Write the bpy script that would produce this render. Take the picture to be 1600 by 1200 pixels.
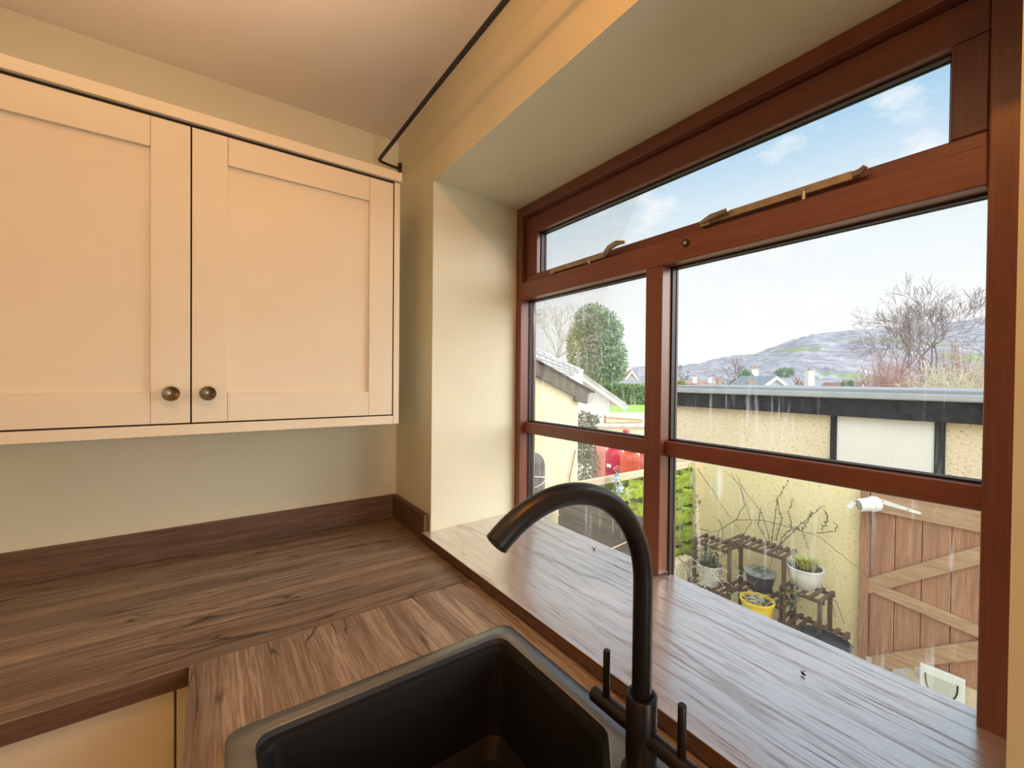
import bpy, math, random
from mathutils import Vector, Matrix
random.seed(7)
for o in list(bpy.data.objects): bpy.data.objects.remove(o)
scene = bpy.context.scene
col = scene.collection

# ------------------------------------------------------------------ camera, world, lights, exposure
FOC = 662.3
CAM = Vector((-0.5935, -1.6222, 1.4497))
FW = Vector((0.578017, 0.815952, -0.0109)); RT = Vector((0.816023, -0.57794, 0.009551)); UP = Vector((-0.001494, 0.014415, 0.999895))
cam = bpy.data.cameras.new('camera'); cam.sensor_width = 36; cam.lens = FOC / 1600 * 36; cam.clip_start = 0.02; cam.clip_end = 3000
camo = bpy.data.objects.new('camera', cam); col.objects.link(camo)
camo.matrix_world = Matrix(((RT.x, UP.x, -FW.x, CAM.x), (RT.y, UP.y, -FW.y, CAM.y), (RT.z, UP.z, -FW.z, CAM.z), (0, 0, 0, 1)))
scene.camera = camo
scene.view_settings.view_transform = 'Standard'; scene.view_settings.look = 'None'
scene.view_settings.gamma = 1.0; scene.view_settings.use_curve_mapping = False
scene.view_settings.exposure = 0.0

def ray(u, v): return FW + RT * ((u - 800) / FOC) + UP * ((600 - v) / FOC)
def at_x(u, v, x): d = ray(u, v); return CAM + d * ((x - CAM.x) / d.x)
def at_y(u, v, y): d = ray(u, v); return CAM + d * ((y - CAM.y) / d.y)
def at_d(u, v, D): return CAM + ray(u, v) * D

SKY_STRENGTH = 1.1
world = bpy.data.worlds.new('world'); scene.world = world; world.use_nodes = True
nt = world.node_tree; nt.nodes.clear()
def N(t, kind, **kw):
    n = t.nodes.new(kind)
    for k, v in kw.items():
        if k in n.inputs.keys() if isinstance(k, str) else False: n.inputs[k].default_value = v
        else: setattr(n, k, v)
    return n
def ramp(t, stops, interp='LINEAR'):
    n = t.nodes.new('ShaderNodeValToRGB'); cr = n.color_ramp; cr.interpolation = interp
    while len(cr.elements) > 1: cr.elements.remove(cr.elements[0])
    cr.elements[0].position = stops[0][0]; cr.elements[0].color = tuple(stops[0][1]) + (1,)
    for p, c in stops[1:]:
        e = cr.elements.new(p); e.color = tuple(c) + (1,)
    return n
tc = nt.nodes.new('ShaderNodeTexCoord'); sep = nt.nodes.new('ShaderNodeSeparateXYZ'); nt.links.new(tc.outputs['Generated'], sep.inputs[0])
sk = ramp(nt, [(0.0, (.95, .95, .95)), (0.12, (.93, .95, .96)), (0.24, (.86, .91, .94)), (0.35, (.66, .79, .89)), (0.48, (.36, .60, .82)), (1.0, (.27, .50, .78))])
nt.links.new(sep.outputs['Z'], sk.inputs[0])
mp = nt.nodes.new('ShaderNodeMapping'); mp.inputs['Scale'].default_value = (2.6, 2.6, 5.2); mp.inputs['Location'].default_value = (0.35, 0.15, 0.9)
nt.links.new(tc.outputs['Generated'], mp.inputs[0])
nz = nt.nodes.new('ShaderNodeTexNoise'); nz.inputs['Scale'].default_value = 1.9; nz.inputs['Detail'].default_value = 7; nz.inputs['Roughness'].default_value = .58
nt.links.new(mp.outputs[0], nz.inputs['Vector'])
cr = ramp(nt, [(0.50, (0, 0, 0)), (0.66, (1, 1, 1))]); nt.links.new(nz.outputs['Fac'], cr.inputs[0])
mx = nt.nodes.new('ShaderNodeMix'); mx.data_type = 'RGBA'; mx.inputs[7].default_value = (.95, .96, .97, 1)
nt.links.new(cr.outputs[0], mx.inputs[0]); nt.links.new(sk.outputs[0], mx.inputs[6])
bg = nt.nodes.new('ShaderNodeBackground'); bg.inputs[1].default_value = SKY_STRENGTH
nt.links.new(mx.outputs[2], bg.inputs[0]); wo = nt.nodes.new('ShaderNodeOutputWorld'); nt.links.new(bg.outputs[0], wo.inputs[0])

def light(kind, name, loc, power, color, size=None, aim=None, size_y=None):
    l = bpy.data.lights.new(name, kind); l.color = color; l.energy = power
    o = bpy.data.objects.new(name, l); o.location = loc; col.objects.link(o)
    if kind == 'AREA':
        l.size = size
        if size_y: l.shape = 'RECTANGLE'; l.size_y = size_y
    elif kind == 'POINT': l.shadow_soft_size = size
    elif kind == 'SUN': l.angle = size
    if aim is not None: o.rotation_euler = (Vector(aim)).to_track_quat('-Z', 'Y').to_euler()
    return o
light('SUN', 'hazy_sun', (6, -8, 30), 4.6, (1, .97, .92), math.radians(60), aim=(-.62, .62, -.46))
light('SUN', 'yard_fill_sun', (-6, -4, 30), 2.3, (1, .97, .92), math.radians(60), aim=(0.60, 0.40, -0.80))  # second sun, added to brighten the far yard wall
light('AREA', 'rear_fill', (-0.30, -3.85, 0.98), 18, (.94, .98, 1), .56, aim=(0.02, 1, .1), size_y=.7)  # unseen fill light added from behind, standing for no known window
light('POINT', 'warm_wall_lamp', (-1.72, -2.05, 1.55), 15, (1, .42, .06), .05)
up = light('SPOT', 'warm_ceiling_fill', (-0.80, -1.25, 1.35), 70, (1, .62, .36), None, aim=(-.03, .25, 1)); up.data.spot_size = math.radians(82); up.data.spot_blend = .9; up.data.shadow_soft_size = .08  # unseen spot added only to brighten the ceiling
light('POINT', 'warm_ceiling_lamp', (-0.34, -1.55, 2.33), 10, (1, .36, .05), .012)

# ------------------------------------------------------------------ mesh helpers
class MB:
    def __init__(s): s.v = []; s.f = []
    def add(s, vs, fs):
        b = len(s.v); s.v += [tuple(p) for p in vs]; s.f += [tuple(i + b for i in f) for f in fs]; return s
    def box(s, x0, x1, y0, y1, z0, z1):
        return s.add([(x0, y0, z0), (x1, y0, z0), (x1, y1, z0), (x0, y1, z0), (x0, y0, z1), (x1, y0, z1), (x1, y1, z1), (x0, y1, z1)],
                     [(0, 3, 2, 1), (4, 5, 6, 7), (0, 1, 5, 4), (1, 2, 6, 5), (2, 3, 7, 6), (3, 0, 4, 7)])
    def bar(s, p, q, w, h, up=(0, 0, 1)):
        p = Vector(p); q = Vector(q); d = (q - p).normalized(); side = d.cross(Vector(up)).normalized() * (w / 2); u = side.cross(d).normalized() * (h / 2)
        vs = [p - side - u, p + side - u, p + side + u, p - side + u, q - side - u, q + side - u, q + side + u, q - side + u]
        return s.add(vs, [(0, 1, 2, 3), (7, 6, 5, 4), (0, 4, 5, 1), (1, 5, 6, 2), (2, 6, 7, 3), (3, 7, 4, 0)])
    def prism(s, poly, a, b, axis='z'):
        n = len(poly)
        def P(p, t):
            if axis == 'z': return (p[0], p[1], t)
            if axis == 'y': return (p[0], t, p[1])
            return (t, p[0], p[1])
        vs = [P(p, a) for p in poly] + [P(p, b) for p in poly]
        fs = [tuple(range(n))[::-1], tuple(range(n, 2 * n))] + [(i, (i + 1) % n, n + (i + 1) % n, n + i) for i in range(n)]
        return s.add(vs, fs)
    def tube(s, pts, r, n=10, caps=True):
        pts = [Vector(p) for p in pts]; k = len(pts)
        rs = r if isinstance(r, (list, tuple)) else [r] * k
        t0 = (pts[1] - pts[0]).normalized()
        a = Vector((0, 0, 1)) if abs(t0.z) < .9 else Vector((1, 0, 0))
        nrm = (a - t0 * a.dot(t0)).normalized(); vs = []; fs = []
        for i in range(k):
            t = (pts[min(i + 1, k - 1)] - pts[max(i - 1, 0)])
            t = t.normalized() if t.length > 1e-9 else t0
            nrm = nrm - t * nrm.dot(t)
            nrm = nrm.normalized() if nrm.length > 1e-6 else t.orthogonal().normalized()
            bn = t.cross(nrm)
            for j in range(n):
                ang = 2 * math.pi * j / n
                vs.append(pts[i] + (nrm * math.cos(ang) + bn * math.sin(ang)) * rs[i])
        for i in range(k - 1):
            for j in range(n):
                fs.append((i * n + j, i * n + (j + 1) % n, (i + 1) * n + (j + 1) % n, (i + 1) * n + j))
        if caps and n > 2: fs.append(tuple(range(n))[::-1]); fs.append(tuple(range((k - 1) * n, k * n)))
        return s.add(vs, fs)
    def lathe(s, prof, c=(0, 0, 0), n=24, axis=(0, 0, 1), closed=False):
        ax = Vector(axis).normalized(); e1 = ax.orthogonal().normalized(); e2 = ax.cross(e1); c = Vector(c); vs = []; fs = []
        for r, z in prof:
            for j in range(n):
                a = 2 * math.pi * j / n
                vs.append(c + ax * z + (e1 * math.cos(a) + e2 * math.sin(a)) * max(r, 1e-4))
        k = len(prof)
        for i in range(k - 1):
            for j in range(n): fs.append((i * n + j, i * n + (j + 1) % n, (i + 1) * n + (j + 1) % n, (i + 1) * n + j))
        if closed:
            for j in range(n): fs.append(((k - 1) * n + j, (k - 1) * n + (j + 1) % n, (j + 1) % n, j))
        else:
            fs.append(tuple(range(n))[::-1]); fs.append(tuple(range((k - 1) * n, k * n)))
        return s.add(vs, fs)
    def leaf(s, p, d, up, L, W):
        d = Vector(d).normalized(); u = Vector(up); sd = d.cross(u)
        sd = sd.normalized() if sd.length > 1e-5 else d.orthogonal().normalized()
        p = Vector(p); m = p + d * (L * .5) ; nn = sd.cross(d) * (L * .12)
        return s.add([p, m + sd * (W / 2) + nn, p + d * L, m - sd * (W / 2) + nn], [(0, 1, 2, 3)])
    def mesh(s, name, mat, off=(0, 0, 0), smooth=False):
        me = bpy.data.meshes.new(name); o = Vector(off)
        me.from_pydata([tuple(Vector(p) - o) for p in s.v], [], s.f); me.validate()
        if mat: me.materials.append(mat)
        if smooth: me.polygons.foreach_set('use_smooth', [True] * len(me.polygons))
        me.update(); return me

WORLD = {}
def org(o): return WORLD.get(o.name, Vector((0, 0, 0)))
def link(o, parent, w):
    col.objects.link(o); WORLD[o.name] = Vector(w)
    if parent is not None: o.parent = parent; o.location = Vector(w) - org(parent)
    else: o.location = w
def recalc(me):
    import bmesh
    bm = bmesh.new(); bm.from_mesh(me); bmesh.ops.recalc_face_normals(bm, faces=bm.faces); bm.to_mesh(me); bm.free()
def obj(name, mb, mat, parent=None, smooth=False, bevel=0, origin=None, fix=True, seg=2):
    vs = mb.v
    if origin is None:
        xs = [p[0] for p in vs]; ys = [p[1] for p in vs]; zs = [p[2] for p in vs]
        origin = Vector(((min(xs) + max(xs)) / 2, (min(ys) + max(ys)) / 2, min(zs)))
    me = mb.mesh(name, mat, origin, smooth)
    if fix: recalc(me)
    if smooth: me.set_sharp_from_angle(angle=math.radians(40))
    o = bpy.data.objects.new(name, me); link(o, parent, origin)
    if bevel:
        m = o.modifiers.new('bevel', 'BEVEL'); m.width = bevel; m.segments = seg; m.limit_method = 'ANGLE'
    return o
def tag(o, label, cat, group=None, kind=None):
    o['label'] = label; o['category'] = cat
    if group: o['group'] = group
    if kind: o['kind'] = kind
    return o
def thing(name, label, cat, loc, group=None):
    o = bpy.data.objects.new(name, None); o.empty_display_size = .05; link(o, None, loc); tag(o, label, cat, group); return o
def struct(name, mb, mat, parent=None, **kw):
    o = obj(name, mb, mat, parent, **kw)
    if parent is None: o['kind'] = 'structure'
    return o
def structroot(name, loc):
    o = bpy.data.objects.new(name, None); o.empty_display_size = .05; link(o, None, loc); o['kind'] = 'structure'; return o
def piece(name, me, parent, w, rot=(0, 0, 0), scale=(1, 1, 1)):
    o = bpy.data.objects.new(name, me); link(o, parent, w); o.rotation_euler = rot; o.scale = scale; return o
def copy_thing(root, loc, rot=0):
    r = root.copy(); col.objects.link(r); r.location = loc; r.rotation_euler = (0, 0, rot)
    for ch in root.children:
        c = ch.copy(); col.objects.link(c); c.parent = r
        for g in ch.children:
            d = g.copy(); col.objects.link(d); d.parent = c
    return r

# ------------------------------------------------------------------ materials
def mat_base(name):
    m = bpy.data.materials.new(name); m.use_nodes = True; t = m.node_tree
    b = t.nodes['Principled BSDF']; return m, t, b
def mixc(t, fac, a, b, mode='MIX'):
    n = t.nodes.new('ShaderNodeMix'); n.data_type = 'RGBA'; n.blend_type = mode
    for i, x in ((0, fac), (6, a), (7, b)):
        if hasattr(x, 'is_linked') or hasattr(x, 'links'): t.links.new(x, n.inputs[i])
        else: n.inputs[i].default_value = x if i == 0 else tuple(x) + (1,)
    return n.outputs[2]
def coords(t, scale=(1, 1, 1), rot=(0, 0, 0), loc=(0, 0, 0), kind='Object'):
    c = t.nodes.new('ShaderNodeTexCoord'); m = t.nodes.new('ShaderNodeMapping')
    m.inputs['Scale'].default_value = scale; m.inputs['Rotation'].default_value = rot; m.inputs['Location'].default_value = loc
    t.links.new(c.outputs[kind], m.inputs[0]); return m.outputs[0]
def geo_coords(t, scale=(1, 1, 1), rot=(0, 0, 0), loc=(0, 0, 0)):
    c = t.nodes.new('ShaderNodeNewGeometry'); m = t.nodes.new('ShaderNodeMapping')
    m.inputs['Scale'].default_value = scale; m.inputs['Rotation'].default_value = rot; m.inputs['Location'].default_value = loc
    t.links.new(c.outputs['Position'], m.inputs[0]); return m.outputs[0]
def noise(t, vec, scale, detail=4, rough=.55, dist=0):
    n = t.nodes.new('ShaderNodeTexNoise'); n.inputs['Scale'].default_value = scale; n.inputs['Detail'].default_value = detail
    n.inputs['Roughness'].default_value = rough; n.inputs['Distortion'].default_value = dist
    t.links.new(vec, n.inputs['Vector']); return n.outputs['Fac']
def rng(t, v, a, b, c=0, d=1):
    n = t.nodes.new('ShaderNodeMapRange'); n.inputs[1].default_value = a; n.inputs[2].default_value = b; n.inputs[3].default_value = c; n.inputs[4].default_value = d
    t.links.new(v, n.inputs[0]); return n.outputs[0]
def bump(t, b, h, strength=.2, dist=.005):
    n = t.nodes.new('ShaderNodeBump'); n.inputs['Strength'].default_value = strength; n.inputs['Distance'].default_value = dist
    t.links.new(h, n.inputs['Height']); t.links.new(n.outputs[0], b.inputs['Normal'])
def plain(name, c, rough=.6, var=.08, scale=8, metal=0, bumps=0, bscale=60, spec=.5, ior=1.5):
    m, t, b = mat_base(name); v = geo_coords(t)
    f = noise(t, v, scale, 5)
    lo = tuple(x * (1 - var) for x in c); hi = tuple(min(1, x * (1 + var)) for x in c)
    t.links.new(mixc(t, rng(t, f, .3, .7), lo, hi), b.inputs['Base Color'])
    b.inputs['Roughness'].default_value = rough; b.inputs['Metallic'].default_value = metal; b.inputs['IOR'].default_value = ior
    b.inputs['Specular IOR Level'].default_value = spec
    if bumps: bump(t, b, noise(t, v, bscale, 4), bumps, .003)
    return m
def wood(name, light_c, dark_c, axis='x', plank=None, scale=1.0, rough=.5, contrast=1.0, ior=1.5, crack=0.0, ring=0.5, bumps=.12, coat=0, world=True, seed=0.0):
    m, t, b = mat_base(name)
    a, c = .9 * scale, 16 * scale
    sc = {'x': (a, c, c), 'y': (c, a, c), 'z': (c, c, a)}[axis]
    v = (geo_coords if world else coords)(t, sc, loc=(seed, seed * .7, seed * .3))
    fine = noise(t, v, 3.2, 8, .65, .3)
    sc3 = {'x': (5, 130, 130), 'y': (130, 5, 130), 'z': (130, 130, 5)}[axis]
    pore = noise(t, geo_coords(t, tuple(q * scale for q in sc3), loc=(seed, 0, seed)), 2.2, 4, .6)
    broad = noise(t, v, .5, 3, .5, .8)
    w = t.nodes.new('ShaderNodeTexWave'); w.wave_type = 'BANDS'; w.bands_direction = {'x': 'Y', 'y': 'X', 'z': 'X'}[axis]
    w.inputs['Scale'].default_value = .22; w.inputs['Distortion'].default_value = 9; w.inputs['Detail'].default_value = 3; w.inputs['Detail Scale'].default_value = .8
    t.links.new(v, w.inputs['Vector'])
    mid = tuple((p + q) / 2 for p, q in zip(light_c, dark_c))
    c1 = mixc(t, rng(t, broad, .3, .7), mid, light_c)
    c2 = mixc(t, rng(t, w.outputs['Fac'], .15, .85, 0, ring * .6), c1, dark_c)
    c2b = mixc(t, rng(t, pore, .56, .40, 0, .6), c2, dark_c)
    c3 = mixc(t, rng(t, fine, .62 - .1 * contrast, .40, 0, .6), c2b, dark_c)
    out = c3
    if plank:
        sepn = t.nodes.new('ShaderNodeSeparateXYZ'); t.links.new(geo_coords(t), sepn.inputs[0])
        mth = t.nodes.new('ShaderNodeMath'); mth.operation = 'MULTIPLY'; mth.inputs[1].default_value = 1 / plank
        t.links.new(sepn.outputs[{'x': 'Y', 'y': 'X', 'z': 'X'}[axis]], mth.inputs[0])
        fl = t.nodes.new('ShaderNodeMath'); fl.operation = 'FLOOR'; t.links.new(mth.outputs[0], fl.inputs[0])
        wn = t.nodes.new('ShaderNodeTexWhiteNoise'); wn.noise_dimensions = '1D'; t.links.new(fl.outputs[0], wn.inputs['W'])
        out = mixc(t, rng(t, wn.outputs['Value'], 0, 1, .0, .28), out, tuple(x * .75 for x in dark_c))
        fr = t.nodes.new('ShaderNodeMath'); fr.operation = 'FRACT'; t.links.new(mth.outputs[0], fr.inputs[0])
        out = mixc(t, rng(t, fr.outputs[0], .985, 1.0, 0, .5), out, light_c)
    if crack:
        sc2 = {'x': (1.2, 9, 9), 'y': (9, 1.2, 9), 'z': (9, 9, 1.2)}[axis]
        cn = noise(t, geo_coords(t, sc2, loc=(3.1 + seed, 1.7, 0)), .9, 3, .6, .6)
        ab = t.nodes.new('ShaderNodeMath'); ab.operation = 'SUBTRACT'; ab.inputs[1].default_value = .5; t.links.new(cn, ab.inputs[0])
        ab2 = t.nodes.new('ShaderNodeMath'); ab2.operation = 'ABSOLUTE'; t.links.new(ab.outputs[0], ab2.inputs[0])
        gate_n = noise(t, geo_coords(t, (2, 2, 2)), 2.0, 2)
        mul = t.nodes.new('ShaderNodeMath'); mul.operation = 'MULTIPLY'; t.links.new(rng(t, ab2.outputs[0], .013, .0, 0, crack), mul.inputs[0]); t.links.new(rng(t, gate_n, .44, .52), mul.inputs[1])
        out = mixc(t, mul.outputs[0], out, (.025, .014, .01))
    t.links.new(out, b.inputs['Base Color'])
    b.inputs['Roughness'].default_value = rough; b.inputs['IOR'].default_value = ior; b.inputs['Coat Weight'].default_value = coat; b.inputs['Coat Roughness'].default_value = .25
    bump(t, b, pore, bumps, .002)
    return m

M = {}
M['wall'] = plain('painted_plaster_wall', (.73, .72, .56), .62, .03, 5, bumps=.05, bscale=220)
M['reveal'] = M['wall']
M['ceiling'] = plain('white_ceiling_paint', (.82, .78, .72), .55, .02, 4, bumps=.04, bscale=180)
M['cabinet'] = plain('cream_satin_paint', (.78, .71, .55), .42, .02, 6, bumps=.02, bscale=300)
M['shadow_gap'] = plain('gap_shade_and_plinth', (.02, .013, .01), .8, .1)  # near-black for the painted shade in door gaps, and for the plinths
M['base_door'] = M['cabinet']
M['top_x_shaded'] = wood('walnut_laminate_long_shaded', (.43, .33, .245), (.105, .068, .047), 'x', .155, 1, .42, 1.0, 1.5, .9, .45)  # same laminate in a darker copy, the cabinet's shade put into its colour
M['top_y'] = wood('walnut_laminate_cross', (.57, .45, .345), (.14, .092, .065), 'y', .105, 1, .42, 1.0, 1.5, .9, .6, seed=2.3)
M['edge'] = wood('walnut_edging', (.22, .125, .075), (.07, .035, .02), 'x', None, 1.2, .5, 1, 1.5, 0, .4)
M['edge_y'] = wood('walnut_edging_cross', (.20, .11, .065), (.06, .03, .018), 'y', None, 1.2, .5, 1, 1.5, 0, .4)
M['sill'] = wood('oak_laminate_sill', (.60, .51, .43), (.44, .36, .29), 'y', None, .9, .30, 1.5, 3.4, 0, .15, .06, seed=5.2)
def sill_gloss(m):
    # laminate: shiny between the grain lines, dull inside them
    t = m.node_tree; b = t.nodes['Principled BSDF']
    pores = noise(t, geo_coords(t, (110, 4.5, 110), loc=(2, 0, 0)), 2.0, 5, .62)
    w = t.nodes.new('ShaderNodeTexWave'); w.wave_type = 'RINGS'; w.rings_direction = 'Y'; w.inputs['Scale'].default_value = 2.4; w.inputs['Distortion'].default_value = 5.0; w.inputs['Detail'].default_value = 3; w.inputs['Detail Scale'].default_value = .9
    t.links.new(geo_coords(t, (7, .9, 7), loc=(.4, 1.1, 0)), w.inputs['Vector'])
    ml = t.nodes.new('ShaderNodeMath'); ml.operation = 'MULTIPLY'; t.links.new(rng(t, pores, .36, .50, .25, 1), ml.inputs[0]); t.links.new(rng(t, w.outputs['Fac'], .0, .07, .5, 1), ml.inputs[1])
    t.links.new(rng(t, ml.outputs[0], 0, 1, .05, .5), b.inputs['Specular IOR Level']); t.links.new(ml.outputs[0], b.inputs['Coat Weight'])
    b.inputs['Coat IOR'].default_value = 4.4; b.inputs['Coat Roughness'].default_value = .22
    src = b.inputs['Base Color'].links[0].from_socket
    dk = mixc(t, ml.outputs[0], (.14, .10, .08), src); t.links.new(dk, b.inputs['Base Color'])
sill_gloss(M['sill'])
M['mahogany'] = wood('mahogany_stained_wood', (.225, .070, .044), (.14, .044, .031), 'z', None, .8, .34, .5, 1.6, 0, .25, .06)
M['mahogany_y'] = wood('mahogany_stained_wood_cross', (.225, .070, .044), (.14, .044, .031), 'y', None, .8, .34, .5, 1.6, 0, .25, .06)
M['gasket'] = plain('black_rubber_gasket', (.012, .011, .012), .5)
M['black'] = plain('matt_black_metal', (.010, .008, .010), .36, .2, 40, spec=.4)
M['composite'] = plain('black_granite_composite', (.022, .022, .024), .34, .35, 420, bumps=.05, bscale=900, ior=3.0)
M['rod'] = plain('black_iron_rod', (.012, .010, .010), .45)
M['brass'] = plain('antique_bronze', (.17, .12, .075), .28, .3, 60, metal=1)
M['bronze'] = plain('aged_bronze_stay', (.36, .30, .23), .42, .2, 50, metal=.55)
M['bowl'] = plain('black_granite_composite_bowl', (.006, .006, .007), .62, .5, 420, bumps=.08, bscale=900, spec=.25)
M['steel'] = plain('dull_steel', (.5, .5, .5), .35, .05, 30, metal=1)
M['floor'] = wood('dark_floor_boards', (.25, .17, .11), (.1, .06, .04), 'x', .14, .6, .5)

def glass_mat(dirt):
    m, t, b = mat_base('window_glass_%d' % int(dirt * 100)); t.nodes.remove(b)
    out = t.nodes['Material Output']
    tr = t.nodes.new('ShaderNodeBsdfTransparent'); tr.inputs[0].default_value = (.985, .99, .985, 1)
    gl = t.nodes.new('ShaderNodeBsdfGlossy'); gl.inputs['Roughness'].default_value = .0
    fr = t.nodes.new('ShaderNodeFresnel'); fr.inputs[0].default_value = 1.45
    fr2 = t.nodes.new('ShaderNodeMath'); fr2.operation = 'MULTIPLY'; fr2.inputs[1].default_value = .25; t.links.new(fr.outputs[0], fr2.inputs[0])
    mx = t.nodes.new('ShaderNodeMixShader'); t.links.new(fr2.outputs[0], mx.inputs[0]); t.links.new(tr.outputs[0], mx.inputs[1]); t.links.new(gl.outputs[0], mx.inputs[2])
    if dirt:
        df = t.nodes.new('ShaderNodeBsdfTranslucent'); df.inputs[0].default_value = (.72, .72, .72, 1)
        streak = noise(t, geo_coords(t, (1, 34, 2.2)), 2.2, 5, .6, .35)
        blot = noise(t, geo_coords(t, (1, 3, 3)), 1.6, 3)
        spots = noise(t, geo_coords(t, (1, 1, 1)), 210, 2)
        a1 = rng(t, streak, .555, .74, 0, .45 * dirt); a2 = rng(t, blot, .42, .62)
        ml = t.nodes.new('ShaderNodeMath'); ml.operation = 'MULTIPLY'; t.links.new(a1, ml.inputs[0]); t.links.new(a2, ml.inputs[1])
        sp = rng(t, spots, .76, .82, 0, .6 * dirt)
        ad = t.nodes.new('ShaderNodeMath'); ad.operation = 'ADD'; ad.use_clamp = True; t.links.new(ml.outputs[0], ad.inputs[0]); t.links.new(sp, ad.inputs[1])
        film = t.nodes.new('ShaderNodeMath'); film.operation = 'ADD'; film.use_clamp = True; film.inputs[1].default_value = .012 * dirt; t.links.new(ad.outputs[0], film.inputs[0])
        m2 = t.nodes.new('ShaderNodeMixShader'); t.links.new(film.outputs[0], m2.inputs[0]); t.links.new(mx.outputs[0], m2.inputs[1]); t.links.new(df.outputs[0], m2.inputs[2])
        t.links.new(m2.outputs[0], out.inputs[0])
    else: t.links.new(mx.outputs[0], out.inputs[0])
    return m
M['glass'] = glass_mat(1.0); M['glass_clean'] = glass_mat(0)

# outdoors
def render_mat(name, c, c2, bscale, bstr, var_scale=1.5, speck=.55):
    m, t, b = mat_base(name); v = geo_coords(t)
    f = noise(t, v, var_scale, 5, .6); g = noise(t, v, bscale, 3, .6)
    c1 = mixc(t, rng(t, f, .35, .7), c, c2)
    c3 = mixc(t, rng(t, g, .45, .30, 0, speck), c1, tuple(x * .55 for x in c))
    t.links.new(c3, b.inputs['Base Color']); b.inputs['Roughness'].default_value = .9
    bump(t, b, g, bstr, .012); return m
M['yellow_render'] = render_mat('yellow_painted_render', (.93, .80, .48), (.88, .73, .40), 38, .35)
M['cream_render'] = render_mat('cream_painted_render', (.90, .79, .52), (.93, .84, .6), 34, .3)
M['pebbledash'] = render_mat('cream_pebbledash', (.86, .70, .46), (.92, .80, .58), 42, 1.0, 1.5, 1.0)
M['white_render'] = plain('white_painted_render', (.88, .88, .86), .9, .03, 3)
M['felt'] = plain('dark_roof_felt', (.022, .022, .026), .85, .7, 9, bumps=.5, bscale=40, spec=.2)
M['gutter'] = plain('grey_gutter', (.40, .42, .43), .5, .1, 5)
M['slate'] = plain('pale_slate', (.48, .48, .48), .55, .2, 3)
M['white_board'] = plain('white_painted_board', (.84, .82, .76), .5, .04, 2)
M['white_plastic'] = plain('white_plastic', (.85, .84, .80), .4, .03)
M['gate'] = wood('weathered_red_brown_boards', (.54, .275, .155), (.27, .135, .075), 'z', None, .9, .75, 1, 1.45, 0, .45, .3)
M['gate_rail'] = wood('weathered_pale_rail', (.60, .40, .24), (.33, .19, .10), 'y', None, .9, .75, .8, 1.45, 0, .4, .25)
M['stand'] = wood('brown_stained_slats', (.20, .115, .075), (.07, .04, .028), 'x', None, 1, .65, 1)
M['dark_wood'] = wood('dark_weathered_planks', (.20, .175, .155), (.06, .05, .045), 'y', None, .9, .8, 1.2, 1.45, 0, .6, .4)
M['pale_wood'] = wood('pale_sawn_timber', (.80, .70, .50), (.62, .50, .33), 'x', None, .7, .75, .5)
M['dark_grey'] = plain('dark_grey_cover', (.12, .12, .12), .7, .35, 14)
M['cord'] = plain('pale_cord', (.72, .70, .64), .8)
M['green_felt'] = plain('lime_green_fabric', (.40, .50, .045), .6, .25, 9, bumps=.3, bscale=30)
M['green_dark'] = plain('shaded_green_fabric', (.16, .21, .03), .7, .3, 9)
M['soil'] = plain('dark_soil', (.07, .05, .037), .95, .4, 30, bumps=.8, bscale=50)
M['ground'] = plain('pale_bounce_ground', (.62, .58, .50), .95, .35, 6, bumps=.6, bscale=25)  # yard ground made pale as an added reflector, bouncing light onto the soffit
M['white_pot'] = plain('off_white_glazed_pot', (.70, .69, .66), .35, .06, 10)
M['dark_pot'] = plain('dark_slate_glazed_pot', (.035, .04, .05), .3, .3, 12)
M['yellow_pot'] = plain('yellow_plastic_pot', (.82, .58, .03), .4, .08, 10)
M['pot_rim'] = plain('grey_pot_rim', (.30, .33, .36), .35, .1)
M['leaf_mid'] = plain('mid_green_leaf', (.16, .22, .07), .5, .5, 30)
M['leaf_yellow'] = plain('yellow_green_leaf', (.52, .52, .12), .5, .35, 40)
M['leaf_dull'] = plain('dull_green_leaf', (.12, .16, .085), .55, .5, 40)
M['stem'] = plain('bare_brown_stem', (.20, .14, .09), .8, .3, 30)
M['evergreen'] = plain('bluish_green_foliage', (.31, .41, .27), .6, .55, 3)
M['evergreen_y'] = plain('yellowish_green_foliage', (.46, .47, .19), .6, .4, 3)
M['bark_pale'] = plain('pale_bark', (.42, .36, .29), .9, .25, 4)
M['twig'] = plain('winter_twigs', (.25, .19, .175), .9, .25, 4)
M['twig_red'] = plain('reddish_winter_twigs', (.46, .27, .23), .9, .25, 4)
M['twig_pale'] = plain('pale_winter_scrub', (.62, .57, .40), .9, .25, 4)
M['hedge'] = plain('clipped_hedge_leaf', (.25, .38, .15), .7, .5, 6)
M['lawn'] = plain('bright_lawn', (.36, .66, .10), .9, .2, 2)
M['valley'] = plain('muted_winter_ground', (.27, .27, .21), .95, .25, .05)
M['gravel'] = plain('pale_gravel', (.74, .64, .50), .95, .12, 10)
M['stone_cap'] = plain('pale_stone_coping', (.60, .57, .50), .9, .2, 6)
M['gas_pink'] = plain('faded_pink_red_paint', (.74, .25, .20), .5, .12, 14)
M['gas_red'] = plain('crimson_paint', (.62, .02, .055), .4, .08, 14)
M['gas_orange'] = plain('orange_red_paint', (.80, .11, .035), .42, .08, 14)
M['terracotta'] = plain('terracotta_tiles', (.42, .24, .19), .8, .15, 2)
M['grey_roof'] = plain('hazy_grey_roof', (.30, .315, .335), .7, .1, 1)
M['brick'] = plain('orange_brick', (.55, .33, .22), .85, .15, 3)
M['chimney'] = plain('cream_chimney_render', (.84, .82, .72), .85, .04, 2)
M['blue_grey'] = plain('pale_blue_grey_plastic', (.48, .56, .60), .45, .15, 30)
M['pink'] = plain('pink_plastic', (.80, .35, .35), .5, .1)
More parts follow.
